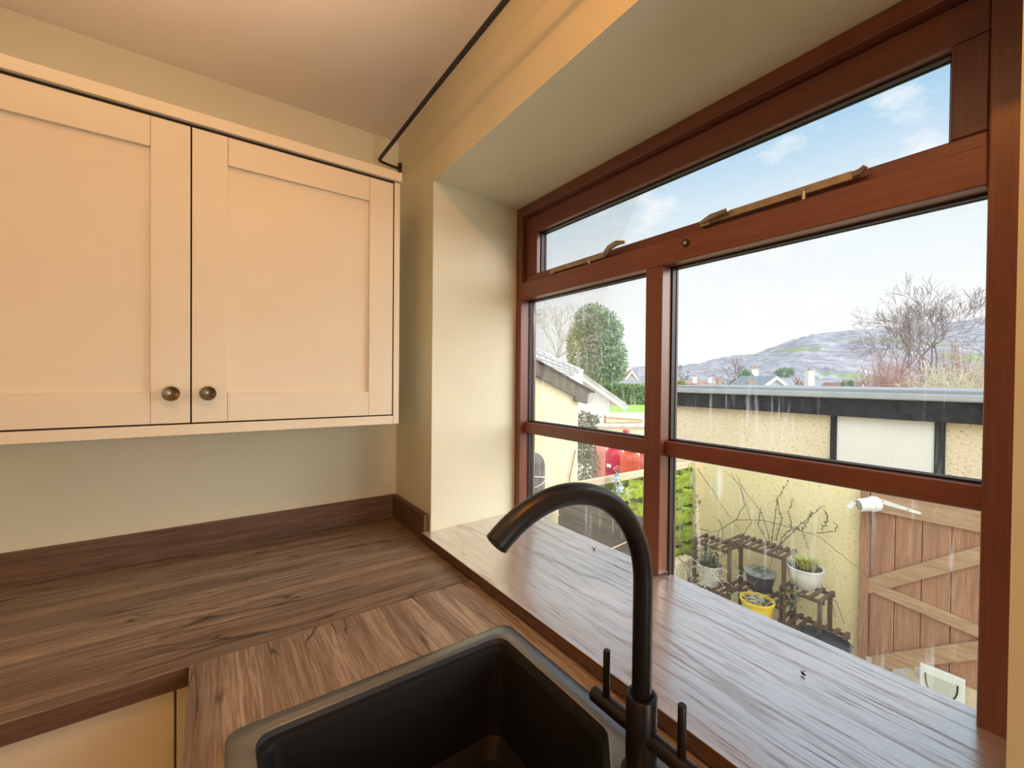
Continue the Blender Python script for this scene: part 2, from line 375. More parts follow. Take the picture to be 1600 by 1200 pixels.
def label_mat():
    return plain('white_sticker', (.85, .84, .82), .4, .02)
M['sticker'] = label_mat()
def hill_mat():
    m, t, b = mat_base('hazy_wooded_hillside'); v = geo_coords(t)
    cmb = t.nodes.new('ShaderNodeCombineXYZ')
    for ii, (vx, vy) in enumerate(((.816 * .05, -.578 * .05), (.578 * .016, .816 * .016))):
        dn = t.nodes.new('ShaderNodeVectorMath'); dn.operation = 'DOT_PRODUCT'; dn.inputs[1].default_value = (vx, vy, 0); t.links.new(v, dn.inputs[0]); t.links.new(dn.outputs['Value'], cmb.inputs[ii])
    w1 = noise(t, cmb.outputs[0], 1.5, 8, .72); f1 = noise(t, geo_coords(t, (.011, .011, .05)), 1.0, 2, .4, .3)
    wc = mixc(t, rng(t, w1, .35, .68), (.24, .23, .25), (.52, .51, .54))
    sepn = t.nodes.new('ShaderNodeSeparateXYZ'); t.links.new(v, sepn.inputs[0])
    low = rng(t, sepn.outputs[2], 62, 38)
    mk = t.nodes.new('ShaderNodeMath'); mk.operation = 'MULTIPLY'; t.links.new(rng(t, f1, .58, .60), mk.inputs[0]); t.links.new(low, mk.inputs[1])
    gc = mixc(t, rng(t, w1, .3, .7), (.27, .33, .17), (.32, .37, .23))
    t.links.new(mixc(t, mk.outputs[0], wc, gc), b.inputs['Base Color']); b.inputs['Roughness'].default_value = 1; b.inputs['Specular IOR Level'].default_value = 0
    return m
M['hill'] = hill_mat()

# ------------------------------------------------------------------ room shell
RX, RY, CZ = -3.3, -4.0, 2.372
struct('floor', MB().box(RX - .1, .46, RY - .1, .3, -.12, 0), M['floor'])
struct('ceiling', MB().box(RX - .1, .46, RY - .1, .3, CZ, CZ + .14), M['ceiling'])
struct('wall_left', MB().box(RX - .1, .46, 0, .3, 0, CZ), M['wall'])
struct('wall_rear', MB().box(RX - .1, RX, RY, 0, 0, CZ), M['wall'])
struct('wall_near', MB().box(RX - .1, .46, RY - .1, RY, 0, CZ), M['wall'])
wr = MB()
wr.prism([(0, 0), (0, -.327), (.36, -.298), (.46, -.298), (.46, 0)], .0, CZ)
wr.prism([(0, -1.572), (0, RY), (.46, RY), (.46, -1.602), (.36, -1.602)], .0, CZ)
wr.prism([(0, -.327), (0, -1.572), (.36, -1.602), (.46, -1.602), (.46, -.298), (.36, -.298)], 2.099, CZ)
wr.prism([(0, -.327), (0, -1.572), (.36, -1.602), (.36, -.298)], .0, .916)
wr.prism([(.36, -.298), (.36, -1.602), (.45, -1.602), (.45, -.298)], .0, .870)
struct('wall_right', wr, M['wall'])
struct('wall_foundation', MB().box(.05, .46, RY, .3, -.86, -.0), M['cream_render'])

# ------------------------------------------------------------------ window
win = structroot('window_1', (.40, -.95, .94))
W = lambda n, mb, m, p=None, bev=.0025: obj(n, mb, M[m], p or win, bevel=bev)
XF, XB = .36, .435
W('frame_post', MB().box(XF, XB, -.329, -.297, .925, 2.098), 'mahogany')
W('frame_post', MB().box(XF, XB, -1.603, -1.511, .925, 2.098), 'mahogany')
W('frame_head', MB().box(XF, XB, -1.511, -.329, 2.062, 2.098), 'mahogany_y')
W('frame_sill', MB().box(XF + .045, XB - .008, -1.511, -.329, .890, .912), 'mahogany_y')
tr_ = W('transom', MB().box(XF, XB, -1.511, -.329, 1.750, 1.812), 'mahogany_y')
mul_ = W('mullion', MB().box(XF, XB, -.946, -.895, .9405, 1.750), 'mahogany')
W('glazing_bar', MB().box(.382, .425, -.895, -.329, 1.247, 1.288), 'mahogany_y')
W('glazing_bar', MB().box(.382, .425, -1.511, -.946, 1.252, 1.291), 'mahogany_y')
scr = obj('cover_cap', MB().lathe([(.009, 0), (.009, .004), (.006, .005), (.0, .005)], (XF, -1.013, 1.789), 16, (-1, 0, 0)), M['gasket'], tr_, True)
obj('screw', MB().lathe([(.0045, 0), (.0045, .006), (.002, .0065), (0, .0065)], (XF, -1.013, 1.789), 12, (-1, 0, 0)), M['steel'], tr_, True)
# vent sash
sash = obj('vent_sash', MB().box(.38, .43, -1.509, -.333, 1.815, 1.841), M['mahogany_y'], win, bevel=.003)
obj('sash_stile', MB().box(.38, .43, -.396, -.333, 1.841, 1.994), M['mahogany'], sash, bevel=.003)
obj('sash_stile', MB().box(.38, .43, -1.509, -1.466, 1.841, 1.994), M['mahogany'], sash, bevel=.003)
obj('sash_rail', MB().box(.38, .43, -1.509, -.333, 1.994, 2.057), M['mahogany_y'], sash, bevel=.003)
def pane(y0, y1, z0, z1, m, par=None, gask=True):
    obj('glass_pane', MB().box(.4145, .4185, y0 - .0005, y1 + .0005, z0 - .0005, z1 + .0005), M[m], par or win)
    if gask:
        w = .004
        g = MB()
        for xa, xb in ((.400, .4140), (.4190, .424)):
            g.box(xa, xb, y0, y0 + w, z0, z1); g.box(xa, xb, y1 - w, y1, z0, z1); g.box(xa, xb, y0, y1, z1 - w, z1)
            if z0 > 1: g.box(xa, xb, y0, y1, z0, z0 + w)
        obj('gasket', g, M['gasket'], par or win)
pane(-.895, -.329, 1.288, 1.750, 'glass'); pane(-.895, -.329, .9175, 1.247, 'glass')
pane(-1.511, -.946, 1.291, 1.750, 'glass'); pane(-1.511, -.946, .9175, 1.252, 'glass')
pane(-1.466, -.396, 1.841, 1.994, 'glass_clean', win, True)
# casement stays
def stay(y0, y1, z, nm):
    s_ = W(nm, MB().bar((.366, y0, z), (.366, y1, z), .007, .017), 'bronze', win, .002)
    obj('stay_pivot', MB().box(.360, .382, y0 - .012, y0 + .012, z - .012, z + .004), M['bronze'], s_, bevel=.002)
    obj('stay_peg', MB().lathe([(.005, 0), (.005, .016), (.007, .018), (0, .02)], (.366, y1 * .72 + y0 * .28, z - .018), 10), M['steel'], s_, True)
    obj('stay_tip', MB().tube([(.366, y1, z), (.362, y1 - .012, z + .002), (.358, y1 - .02, z + .007)], [.007, .006, .004], 8), M['bronze'], s_, True)
stay(-.505, -.745, 1.826, 'casement_stay'); stay(-1.06, -1.345, 1.830, 'casement_stay')
lv = W('stay_handle', MB().tube([(.362, -.74, 1.826), (.352, -.77, 1.836), (.350, -.80, 1.842), (.352, -.83, 1.838)], [.005, .008, .008, .004], 8), 'bronze', win, 0)
W('stay_handle', MB().tube([(.362, -1.05, 1.828), (.355, -1.08, 1.833), (.352, -1.12, 1.835)], [.005, .007, .005], 8), 'bronze', win, 0)

# ------------------------------------------------------------------ sill board
sb = MB(); sb.prism([(-.028, -.3145), (0, -.3145), (0, -.3285), (.36, -.2995), (.413, -.3295), (.413, -1.5105), (.36, -1.5995), (0, -1.5735), (0, -1.60), (-.028, -1.60)], .9165, .942)
sill = thing('sill_board', 'wide wood-effect board filling the deep window recess, pale with reflected sky', 'window sill', (.18, -.95, .9165))
def tilt(p):
    if p[2] < .94: return p
    f = max(0, (p[0] + .0) / .413); k = min(1, max(0, (-.33 - p[1]) / 1.2)); return (p[0], p[1], .942 - f * (.004 + .013 * k))
sb.v = [tilt(p) for p in sb.v]
obj('board', sb, M['sill'], sill, bevel=.001)
obj('front_edging', MB().box(-.0285, -.0281, -1.60, -.3145, .9165, .9415), M['edge_y'], sill)

# ------------------------------------------------------------------ wall cabinet
cab = thing('wall_cabinet', 'cream two-door wall cabinet with round bronze knobs, hung on the left wall', 'cabinet', (-.63, -.17, 1.308))
CL, CR, YF = -1.155, -.1155, -.335
body = MB()
body.box(CL, CR - .018, -.315, -.001, 1.335, 1.352); body.box(CL, CR - .018, -.315, -.001, 2.036, 2.054); body.box(CL, CL + .018, -.315, -.001, 1.352, 2.036); body.box(CL + .018, CR - .018, -.012, -.001, 1.352, 2.036)
obj('carcass', body, M['cabinet'], cab)
obj('gap_shade_sheet', MB().box(CL + .02, CR - .02, -.3145, -.312, 1.337, 2.0535), M['shadow_gap'], cab)  # dark sheet behind the doors, standing in for shade
for q in ((CL + .018, CR - .018, -.3305, -.316, 2.0505, 2.0582), (CL + .018, CR - .018, -.3305, -.316, 1.3338, 1.3371), (-.6360, -.6330, -.3305, -.316, 1.3375, 2.05), (-.1370, -.1334, -.3305, -.316, 1.3375, 2.05)): obj('gap_shade_strip', MB().box(*q), M['shadow_gap'], cab)  # near-black strips painting shade into the gaps round the doors
obj('end_panel', MB().box(CR - .0175, CR, YF, -.001, 1.308, 2.0555), M['cabinet'], cab, bevel=.001)
obj('light_rail', MB().box(CL, CR - .018, YF, YF + .02, 1.308, 1.3335), M['cabinet'], cab, bevel=.001)
obj('cornice', MB().box(CL, CR + .0035, YF - .008, -.001, 2.0585, 2.0865), M['cabinet'], cab, bevel=.0015)
def shaker_door(x0, x1, z0, z1, yf, parent, sw, rt_, rb, knob):
    d = MB(); t = .0205
    d.box(x0, x0 + sw, yf, yf + t, z0, z1); d.box(x1 - sw, x1, yf, yf + t, z0, z1)
    door = obj('door', d, M['cabinet'], parent, bevel=.0008)
    obj('door_rail', MB().box(x0 + sw + .0006, x1 - sw - .0006, yf + .0003, yf + t, z1 - rt_, z1), M['cabinet'], door, bevel=.0008)
    obj('door_rail', MB().box(x0 + sw + .0006, x1 - sw - .0006, yf + .0003, yf + t, z0, z0 + rb), M['cabinet'], door, bevel=.0008)
    obj('door_panel', MB().box(x0 + sw, x1 - sw, yf + .010, yf + .018, z0 + rb - .001, z1 - rt_ + .001), M['cabinet'], door)
    if knob:
        k = MB().lathe([(.0075, -.001), (.006, .006), (.006, .012), (.011, .015), (.0165, .019), (.0172, .022), (.0160, .0245), (.0125, .0238), (.006, .0222), (0, .0218)], (knob[0], yf, knob[1]), 28, (0, -1, 0))
        kb = obj('knob', k, M['brass'], door, True); kb['label'] = 'aged bronze round knob'
shaker_door(-1.132, -.6362, 1.3374, 2.0501, YF, cab, .0735, .070, .0735, (-.671, 1.4085))
shaker_door(-.6328, -.1372, 1.3374, 2.0501, YF, cab, .0715, .070, .0715, (-.601, 1.4085))

# ------------------------------------------------------------------ worktop, upstand, base units
HX0, HX1, HY0, HY1 = -.566, -.080, -1.845, -.878     # sink cut-out
top = thing('worktop', 'dark walnut-effect L-shaped kitchen worktop running under the cream cabinet and round the sink', 'worktop', (-.6, -.5, .872))
obj('worktop_section', MB().box(RX + .002, -.001, -.637, -.001, .872, .91), M['top_x_shaded'], top, bevel=.002)
t2 = MB(); ya, yb = -2.4, -.6375
for (a, b, c, d) in ((-.6265, HX0, ya, yb), (HX1, -.001, ya, yb), (HX0, HX1, HY1, yb), (HX0, HX1, ya, HY0)): t2.box(a, b, c, d, .872, .9103)
obj('worktop_section', t2, M['top_y'], top)
obj('worktop_edging', MB().box(RX + .002, -.6275, -.6382, -.6371, .873, .908), M['edge'], top)
ups = thing('upstand', 'dark wood-effect upstand strip along the back of the worktop and round the corner', 'upstand', (-.6, -.01, .91))
obj('upstand_strip', MB().box(RX + .002, -.001, -.019, -.001, .9105, .996), M['edge'], ups, bevel=.001)
obj('upstand_strip', MB().box(-.0195, -.001, -.314, -.0195, .9105, .996), M['edge_y'], ups, bevel=.001)
base = thing('base_cabinet', 'cream base cabinet under the left worktop run, only its front top edge in view', 'cabinet', (-1.2, -.3, .0))
obj('carcass', MB().box(-1.9, -.60, -.598, -.02, .12, .871), M['cabinet'], base)
obj('plinth', MB().box(-1.9, -.60, -.55, -.54, 0, .12), M['shadow_gap'], base)
obj('filler_strip', MB().box(-.6465, -.60, -.62, -.599, .125, .868), M['cabinet'], base, bevel=.001)
shaker_door(-1.246, -.650, .125, .868, -.62, base, .3, .10, .10, None) if False else obj('door', MB().box(-1.246, -.650, -.62, -.599, .125, .868), M['cabinet'], base, bevel=.001)
obj('door', MB().box(-1.846, -1.25, -.62, -.599, .125, .868), M['cabinet'], base, bevel=.001)
obj('sink_front_panel', MB().box(-.60, -.58, -2.39, -.66, .125, .868), M['cabinet'], base)
obj('sink_plinth', MB().box(-.55, -.54, -2.39, -.66, 0, .124), M['shadow_gap'], base)
obj('sink_floor_panel', MB().box(-.579, -.02, -2.39, -.66, .125, .143), M['cabinet'], base)

# ------------------------------------------------------------------ sink
sink = thing('kitchen_sink', 'black granite-composite inset sink with a cut corner beside the tap', 'sink', (-.32, -1.36, .70))
def rrect(x0, x1, y0, y1, r, n=6, cham=None):
    pts = []
    for cx, cy, a0 in ((x1 - r, y1 - r, 0), (x0 + r, y1 - r, 90), (x0 + r, y0 + r, 180), (x1 - r, y0 + r, 270)):
        for i in range(n + 1):
            a = math.radians(a0 + 90 * i / n); pts.append((cx + r * math.cos(a), cy + r * math.sin(a)))
    return pts
def bowl_outline(inset, r=.03, n=6):
    # polygon: rectangle with the tap ledge cut from its right side, corners rounded
    x0, x1, y1, y0 = -.545 + inset, -.0975 - inset, -.893 - inset, -1.46 + inset
    base_ = [(x1, y1), (x0, y1), (x0, y0), (-.215 - inset, y0), (-.215 - inset, -1.305), (x1, -1.189 + inset * .4)]
    rad = [.03, .03, .05, .03, .018, .014]; pts = []
    k = len(base_)
    for i in range(k):
        p = Vector(base_[i]); a = (Vector(base_[i - 1]) - p); b_ = (Vector(base_[(i + 1) % k]) - p); rr = min(rad[i], a.length * .45, b_.length * .45)
        s0 = p + a.normalized() * rr; s1 = p + b_.normalized() * rr
        for j in range(n + 1):
            t = j / n; pts.append(tuple(s0 * (1 - t) ** 2 + p * 2 * t * (1 - t) + s1 * t ** 2))
    return pts
import bmesh
def sink_mesh():
    bm = bmesh.new()
    ZR = .9185
    outer = rrect(-.577, -.066, -1.857, -.865, .022, 6)
    def loop(p2, z): return [bm.verts.new((p[0], p[1], z)) for p in p2]
    def bridge(l1, l2):
        n = len(l1)
        for i in range(n): bm.faces.new((l1[i], l1[(i + 1) % n], l2[(i + 1) % n], l2[i]))
    def shrink(p2, d):
        cx = sum(p[0] for p in p2) / len(p2); cy = sum(p[1] for p in p2) / len(p2)
        return [(p[0] - d * (1 if p[0] > cx else -1), p[1] - d * (1 if p[1] > cy else -1)) for p in p2]
    l0 = loop(outer, .9108); l1 = loop(outer, ZR - .002); l2 = loop(shrink(outer, .003), ZR)
    bridge(l0, l1); bridge(l1, l2)
    bi = bowl_outline(0); b1 = loop(bi, ZR); b2 = loop(bowl_outline(.003), ZR - .002); b3 = loop(bowl_outline(.004), ZR - .012); b3b = loop(bowl_outline(.012), ZR - .014); b4 = loop(bowl_outline(.016), ZR - .020); b5 = loop(bowl_outline(.028), .745); b6 = loop(bowl_outline(.05), .722)
    bridge(b1, b2); bridge(b2, b3); bridge(b3, b3b); bridge(b3b, b4); bridge(b4, b5); bridge(b5, b6); bm.faces.new(b6)
    ed = []
    for L in (l2, b1):
        for i in range(len(L)):
            e = bm.edges.get((L[i], L[(i + 1) % len(L)]))
            ed.append(e)
    bmesh.ops.triangle_fill(bm, use_beauty=True, use_dissolve=False, edges=ed)
    bmesh.ops.recalc_face_normals(bm, faces=bm.faces)
    me = bpy.data.meshes.new('basin')
    for v in bm.verts: v.co -= Vector((-.32, -1.36, .70))
    bm.to_mesh(me); bm.free(); me.materials.append(M['composite']); me.materials.append(M['bowl'])
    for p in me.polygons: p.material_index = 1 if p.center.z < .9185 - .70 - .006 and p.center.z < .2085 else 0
    me.polygons.foreach_set('use_smooth', [True] * len(me.polygons)); me.set_sharp_from_angle(angle=math.radians(35))
    return me
piece('basin', sink_mesh(), sink, (-.32, -1.36, .70))
obj('waste', MB().lathe([(.045, .7222), (.045, .725), (.038, .726), (.036, .7235), (0, .7235)], (-.36, -1.18, 0), 28), M['steel'], sink, True)

# ------------------------------------------------------------------ tap
TX, TY = -.12, -1.263
tap = thing('kitchen_tap', 'matt black swan-neck kitchen tap with two pin lever handles at the sink edge', 'tap', (TX, TY, .9185))
obj('base_flange', MB().lathe([(.026, .9187), (.026, .923), (.023, .926), (.0, .926)], (TX, TY, 0), 32), M['black'], tap, True)
obj('body', MB().lathe([(.0205, .925), (.0205, 1.026), (.0195, 1.0275), (.0150, 1.0278), (.0150, 1.024), (0, 1.024)], (TX, TY, 0), 36), M['black'], tap, True)
sp = [(TX, TY, 1.0245), (TX, TY, 1.08), (TX, TY, 1.13), (TX, TY, 1.176)]; rc = .142
for i in range(1, 29):
    a = math.radians(132 * i / 28); sp.append((TX - rc + rc * math.cos(a), TY, 1.176 + rc * math.sin(a)))
obj('spout', MB().tube(sp, .0130, 20), M['black'], tap, True)
obj('aerator', MB().tube([sp[-1], Vector(sp[-1]) + (Vector(sp[-1]) - Vector(sp[-2])).normalized() * .001], .0105, 16), M['gasket'], tap)
obj('cross_bar', MB().tube([(TX, TY - .079, .976), (TX, TY - .0775, .976), (TX, TY + .085, .976), (TX, TY + .087, .976)], [.0095, .0112, .0112, .0095], 20), M['black'], tap, True)
for dy, zt in ((.062, 1.054), (-.060, 1.051)):
    obj('handle', MB().lathe([(.0055, .984), (.0052, 1.0), (.0052, zt - .001), (.0045, zt), (0, zt)], (TX, TY + dy, 0), 14), M['black'], tap, True)
    obj('joint_ring', MB().lathe([(.01135, -.0008), (.01135, .0008)], (TX, TY + dy * .62, .976), 20, (0, 1, 0)), M['gasket'], tap, True)

# ------------------------------------------------------------------ curtain rod
rod = thing('curtain_rod', 'thin black iron curtain rod bent back to the wall above the window', 'curtain rod', (-.09, -.95, 2.25))
rp = [(-.002, -.035, 2.252), (-.04, -.038, 2.253), (-.075, -.042, 2.2545), (-.086, -.046, 2.255), (-.0905, -.056, 2.255), (-.0915, -.075, 2.2545)]
obj('rod', MB().tube(rp + [(-.0925, -.5, 2.250), (-.0935, -.95, 2.240), (-.0945, -1.6, 2.23), (-.0945, -2.0, 2.226)], [.0045, .0045, .0045, .006, .0065, .0065, .0065, .0065, .0065, .0065], 12), M['rod'], rod, True)
obj('wall_bracket', MB().box(-.012, -.001, -.042, -.028, 2.240, 2.276), M['rod'], rod, bevel=.004)
obj('rod', MB().tube([(-.0945, -2.0, 2.226), (-.0945, -2.015, 2.226), (-.002, -2.03, 2.226)], .0055, 10), M['rod'], rod, True)

#@@OUT
# ================================================================== outdoors: ground and yard walls
GZ = -.86
g = MB(); g.box(.46, 3.62, -6, .86, GZ - .2, GZ); g.box(3.62, 40, -14, 3.2, GZ - .2, GZ - .01); g.box(.46, 3.62, .86, 12, GZ - .2, GZ - .01); g.box(3.62, 12, 3.2, 12, GZ - .2, GZ - .012)
struct('ground', g, M['ground'])
struct('wall_yard', MB().box(3.5, 3.62, -.53, .90, GZ, .69), M['yellow_render'], bevel=.01)
struct('wall_yard_end', MB().box(3.5, 3.62, -6.0, -1.56, GZ, .69), M['yellow_render'])
struct('trim_1', MB().box(3.44, 3.52, .80, .88, GZ, .69), M['yellow_render'], bevel=.012)

# ------------------------------------------------------------------ garage beyond the yard wall
gar = thing('garage', 'cream pebbledashed garage with a deep black fascia and a white boarded opening', 'building', (6, .5, GZ))
gw = MB(); gw.box(5, 8, .16, 2.3, GZ, 1.20); gw.box(5, 8, -3.2, -.74, GZ, 1.20); gw.box(5.06, 8, -.74, .16, GZ, 1.20)
obj('wall', gw, M['pebbledash'], gar)
obj('fascia', MB().box(4.90, 4.96, -3.2, 2.34, 1.09, 1.29), M['felt'], gar, bevel=.006)
obj('gutter', MB().box(4.84, 4.96, -3.2, 2.36, 1.285, 1.352), M['gutter'], gar, bevel=.015)
obj('roof', MB().box(4.86, 8.2, -3.3, 2.40, 1.345, 1.385), M['grey_roof'], gar, bevel=.006)
obj('soffit', MB().box(4.96, 5.06, -3.2, 2.3, 1.095, 1.115), M['felt'], gar)
obj('door_board', MB().box(4.985, 5.03, -.67, .10, GZ + .02, 1.085), M['white_board'], gar, bevel=.004)
obj('door_frame', MB().box(4.97, 5.03, .10, .155, GZ + .02, 1.09), M['felt'], gar); obj('door_frame', MB().box(4.97, 5.03, -.735, -.67, GZ + .02, 1.09), M['felt'], gar)

# ------------------------------------------------------------------ gate
gate = thing('garden_gate', 'weathered red-brown boarded garden gate with diagonal braces set in the yellow wall', 'gate', (3.5, -.95, GZ))
obj('gate_post', MB().box(3.44, 3.54, -.583, -.533, GZ, .64), M['gate'], gate, bevel=.004)
obj('gate_post', MB().box(3.44, 3.54, -1.56, -1.48, GZ, .64), M['gate'], gate, bevel=.004)
ys = [-.588, -.728, -.872, -1.018, -1.165, -1.32, -1.475]
for i in range(6):
    z0 = -.70 + (.0 if i < 1 else .11 + .035 * (i % 2))
    obj('board', MB().box(3.486 + .003 * (i % 2), 3.508, ys[i + 1] + .0018, ys[i] - .0018, z0, .63 - .006 * (i % 3)), M['gate'], gate, bevel=.004)
obj('seam_shade_board', MB().box(3.513, 3.517, -1.475, -.588, -.55, .60), M['soil'], gate)  # dark sheet added behind the boards to paint shade into the seams
obj('ledge', MB().box(3.462, 3.486, -1.475, -.59, .488, .64), M['gate_rail'], gate, bevel=.003)
obj('ledge', MB().box(3.462, 3.484, -1.475, -.59, -.765, -.70), M['gate_rail'], gate, bevel=.003)
def brace(y0, z0, y1, z1, h, x=3.474):
    obj('brace', MB().bar((x, y0, z0), (x, y1, z1), h, .022, up=(1, 0, 0)), M['gate_rail'], gate, bevel=.003)
brace(-.56, -.108, -1.47, .585 - .0, .095); brace(-.56, -.083, -1.47, -.20, .078, 3.4765); brace(-.62, -.66, -1.47, -.05, .10)
for (y0, y1, z0, z1) in ((-.81, -.845, -.70, -.56), (-1.10, -1.17, -.70, -.40)): obj('board', MB().box(3.495, 3.505, y1, y0, z0, z1), M['pale_wood'], gate)
hg = MB(); hg.prism([(-.59, .56), (-.59, .60), (-.86, .548), (-.875, .538), (-.86, .53)], 3.456, 3.462, 'x')
hh = obj('strap_hinge', hg, M['white_plastic'], gate); hh['label'] = 'white painted strap hinge'
obj('screw', MB().lathe([(.006, 0), (.004, .004), (0, .004)], (3.456, -.66, .572), 8, (-1, 0, 0)), M['steel'], hh); obj('screw', MB().lathe([(.006, 0), (.004, .004), (0, .004)], (3.456, -.80, .547), 8, (-1, 0, 0)), M['steel'], hh)
obj('lower_hinge', MB().box(3.452, 3.461, -.615, -.565, -.68, -.62), M['stone_cap'], gate, bevel=.002)
FX = 3.45; fy0, fy1, fz0, fz1 = -.879, -1.098, -.725, -.505
cf = obj('cat_flap', MB().box(FX, FX + .03, fy1, fy0, fz0, fz1), M['white_plastic'], gate, bevel=.006); cf['label'] = 'cream plastic cat flap'
fm = []; yc, w_, zt, hgt = (fy0 + fy1) / 2, .078, fz1 - .05, .135
for i in range(17):
    a = math.pi * i / 16; fm.append((yc + w_ * math.cos(a), zt - (hgt - .0) * (math.sin(a) ** .7)))
fl = MB(); fl.prism(fm, FX - .004, FX + .001, 'x'); obj('flap', fl, plain('milky_flap_plastic', (.60, .62, .52), .3, .05), cf)
obj('flap_seal', MB().tube([(FX - .005, p[0], p[1]) for p in fm], .0045, 6), M['gasket'], cf)
obj('latch', MB().lathe([(.014, 0), (.014, .005), (.01, .008), (0, .008)], (FX - .003, yc - .005, fz0 + .022), 14, (-1, 0, 0)), plain('dull_red_plastic', (.45, .10, .08), .4), cf)

# ------------------------------------------------------------------ white wall lamp by the gate
lc = at_x(1361, 788, 3.39)
lmp = thing('outdoor_lamp', 'white round outdoor spotlight at the top of the gate post', 'lamp', (3.44, lc.y - .01, lc.z - .06))
ax = Vector((-.75, .58, -.10)).normalized(); ax2 = Vector((-.72, .62, -.12)).normalized()
obj('lamp_head', MB().lathe([(.040, -.05), (.052, -.045), (.055, -.02), (.055, .0), (.050, .002), (.048, .03), (.046, .075), (.044, .085), (.038, .088), (.036, .078), (0, .078)], lc, 24, ax2), M['white_plastic'], lmp, True)
obj('lens', MB().lathe([(.035, .0785), (.033, .084), (.02, .087), (0, .088)], lc, 22, ax2), plain('grey_lamp_lens', (.42, .42, .40), .25), lmp, True)
obj('wall_bracket', MB().tube([lc - ax2 * .03, lc + Vector((.02, .01, -.03)), lc + Vector((.048, .02, -.04))], .010, 8), M['white_plastic'], lmp, True)
obj('visor', MB().bar(lc + ax2 * .06 + Vector((-.0, .050, .012)), lc + ax2 * .10 + Vector((-.0, .052, -.03)), .05, .008), M['white_plastic'], lmp, bevel=.003)

# ------------------------------------------------------------------ left boundary: outbuilding, pocket planter fence, dark screen
ob = thing('outbuilding', 'cream rendered outbuilding with a dark sloping roof edge on the left of the yard', 'building', (1.2, 1.5, GZ))
wv = MB(); zr = lambda x: 1.47 - .40 * (x - 1.41)
wv.prism([(.47, GZ), (1.86, GZ), (1.86, zr(1.86) + .03), (.47, zr(.47) + .03)], .90, 2.6, 'y'); obj('wall', wv, M['cream_render'], ob)
fv = MB(); fv.prism([(.47, zr(.47)), (1.80, zr(1.80)), (1.80, zr(1.80) - .035), (1.93, zr(1.86) - .035), (1.935, zr(1.93) + .105), (.47, zr(.47) + .105)], .86, .90, 'y'); obj('fascia', fv, M['dark_wood'], ob, bevel=.003)
rv = MB(); rv.prism([(.47, zr(.47) + .106), (1.99, zr(1.99) + .106), (1.99, zr(1.99) + .118), (.47, zr(.47) + .118)], .84, 2.7, 'y'); obj('roof', rv, M['felt'], ob)
obj('gutter_end', MB().lathe([(.05, 0), (.05, .06), (0, .062)], (1.975, .885, zr(1.93) + .05), 14, (0, 1, 0)), M['gutter'], ob)
fen = thing('boundary_fence', 'pale timber fence rail and posts carrying the lime green pockets', 'fence', (2.6, .87, GZ))
obj('rail', MB().box(1.80, 3.44, .845, .885, .565, .625), M['pale_wood'], fen, bevel=.004)
obj('rail', MB().box(1.87, 3.44, .865, .89, -.50, -.43), M['pale_wood'], fen, bevel=.004)
for x in (1.90, 2.65, 3.40): obj('fence_post', MB().box(x, x + .05, .862, .90, GZ, .565), M['pale_wood'], fen, bevel=.003)
pk = thing('pocket_planter', 'lime green fabric hanging planter with rows of sagging pockets on the left fence', 'planter', (2.6, .84, -.40))
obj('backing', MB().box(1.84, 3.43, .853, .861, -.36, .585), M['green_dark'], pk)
def pocket_mesh(seed):
    rnd = random.Random(seed); n, m_ = 7, 6; w, h = .198, .185; vs = []; fs = []
    sag = rnd.uniform(.015, .035); off = rnd.uniform(-.02, .02)
    for j in range(m_ + 1):
        for i in range(n + 1):
            u, v = i / n, j / m_
            bul = (math.sin(math.pi * u) ** .8) * (.012 + .05 * (v ** 1.2)) * (1 if v < .98 else 1)
            z = v * h - (sag * math.sin(math.pi * u) * v ** 2) + rnd.uniform(-.004, .004)
            y = -bul + rnd.uniform(-.009, .009) * (1 if 0 < i < n else 0) - .014 * abs(math.sin(9 * u + 5 * v + seed)) * math.sin(math.pi * u)
            vs.append(((u - .5) * w + off * (1 - v) * .4, y, z))
    for j in range(m_):
        for i in range(n): a = j * (n + 1) + i; fs.append((a, a + 1, a + n + 2, a + n + 1))
    m2 = MB(); m2.add(vs, fs); me = m2.mesh('pocket', M['green_felt']); 
    return me
pms = [pocket_mesh(i) for i in range(6)]
rnd = random.Random(4)
for r in range(5):
    for c in range(8):
        piece('pocket', pms[rnd.randrange(6)], pk, (1.945 + c * .198, .851 - .002, .385 - r * .183 + rnd.uniform(-.006, .006)), (rnd.uniform(-.05, .05), rnd.uniform(-.05, .05), 0))
for x in (1.9, 2.3, 2.7, 3.05, 3.36): obj('hanging_strap', MB().box(x, x + .03, .8415, .8445, .52, .60), M['green_felt'], pk)
wp = MB()
for k in range(160):
    x = rnd.choice((3.12, 3.22, 3.38, 3.42, 2.3, 2.9)) + rnd.gauss(0, .035); z = rnd.choice((-.28, -.32, -.1, .21, -.33)) + rnd.gauss(0, .05)
    wp.leaf((x, .79, z), (rnd.uniform(-1, 1), rnd.uniform(-1, .1), rnd.uniform(-.6, .8)), (0, 0, 1), rnd.uniform(.025, .06), .018)
o = obj('pocket_plants', wp, M['leaf_dull'], pk, fix=False); o['kind'] = 'stuff'
dk = thing('plank_screen', 'low dark weathered screen of horizontal planks close outside the left window', 'fence', (1.62, .4, GZ))
for i in range(15):
    z = .60 - .098 * (i + 1)
    obj('plank', MB().box(1.60 + .004 * (i % 2), 1.622 + .004 * (i % 2), -.02 - .01 * (i % 3), .84, z, z + .091), M['dark_wood'], dk, bevel=.003)
for y in (.02, .42, .80): obj('screen_post', MB().box(1.627, 1.67, y - .02, y + .02, GZ, .585), M['dark_wood'], dk)
rp_ = at_y(843, 740, .72)
gp = thing('round_topped_post', 'dark grey round-topped post tied with pale cord against the cream outbuilding', 'post', (rp_.x - .02, .74, GZ))
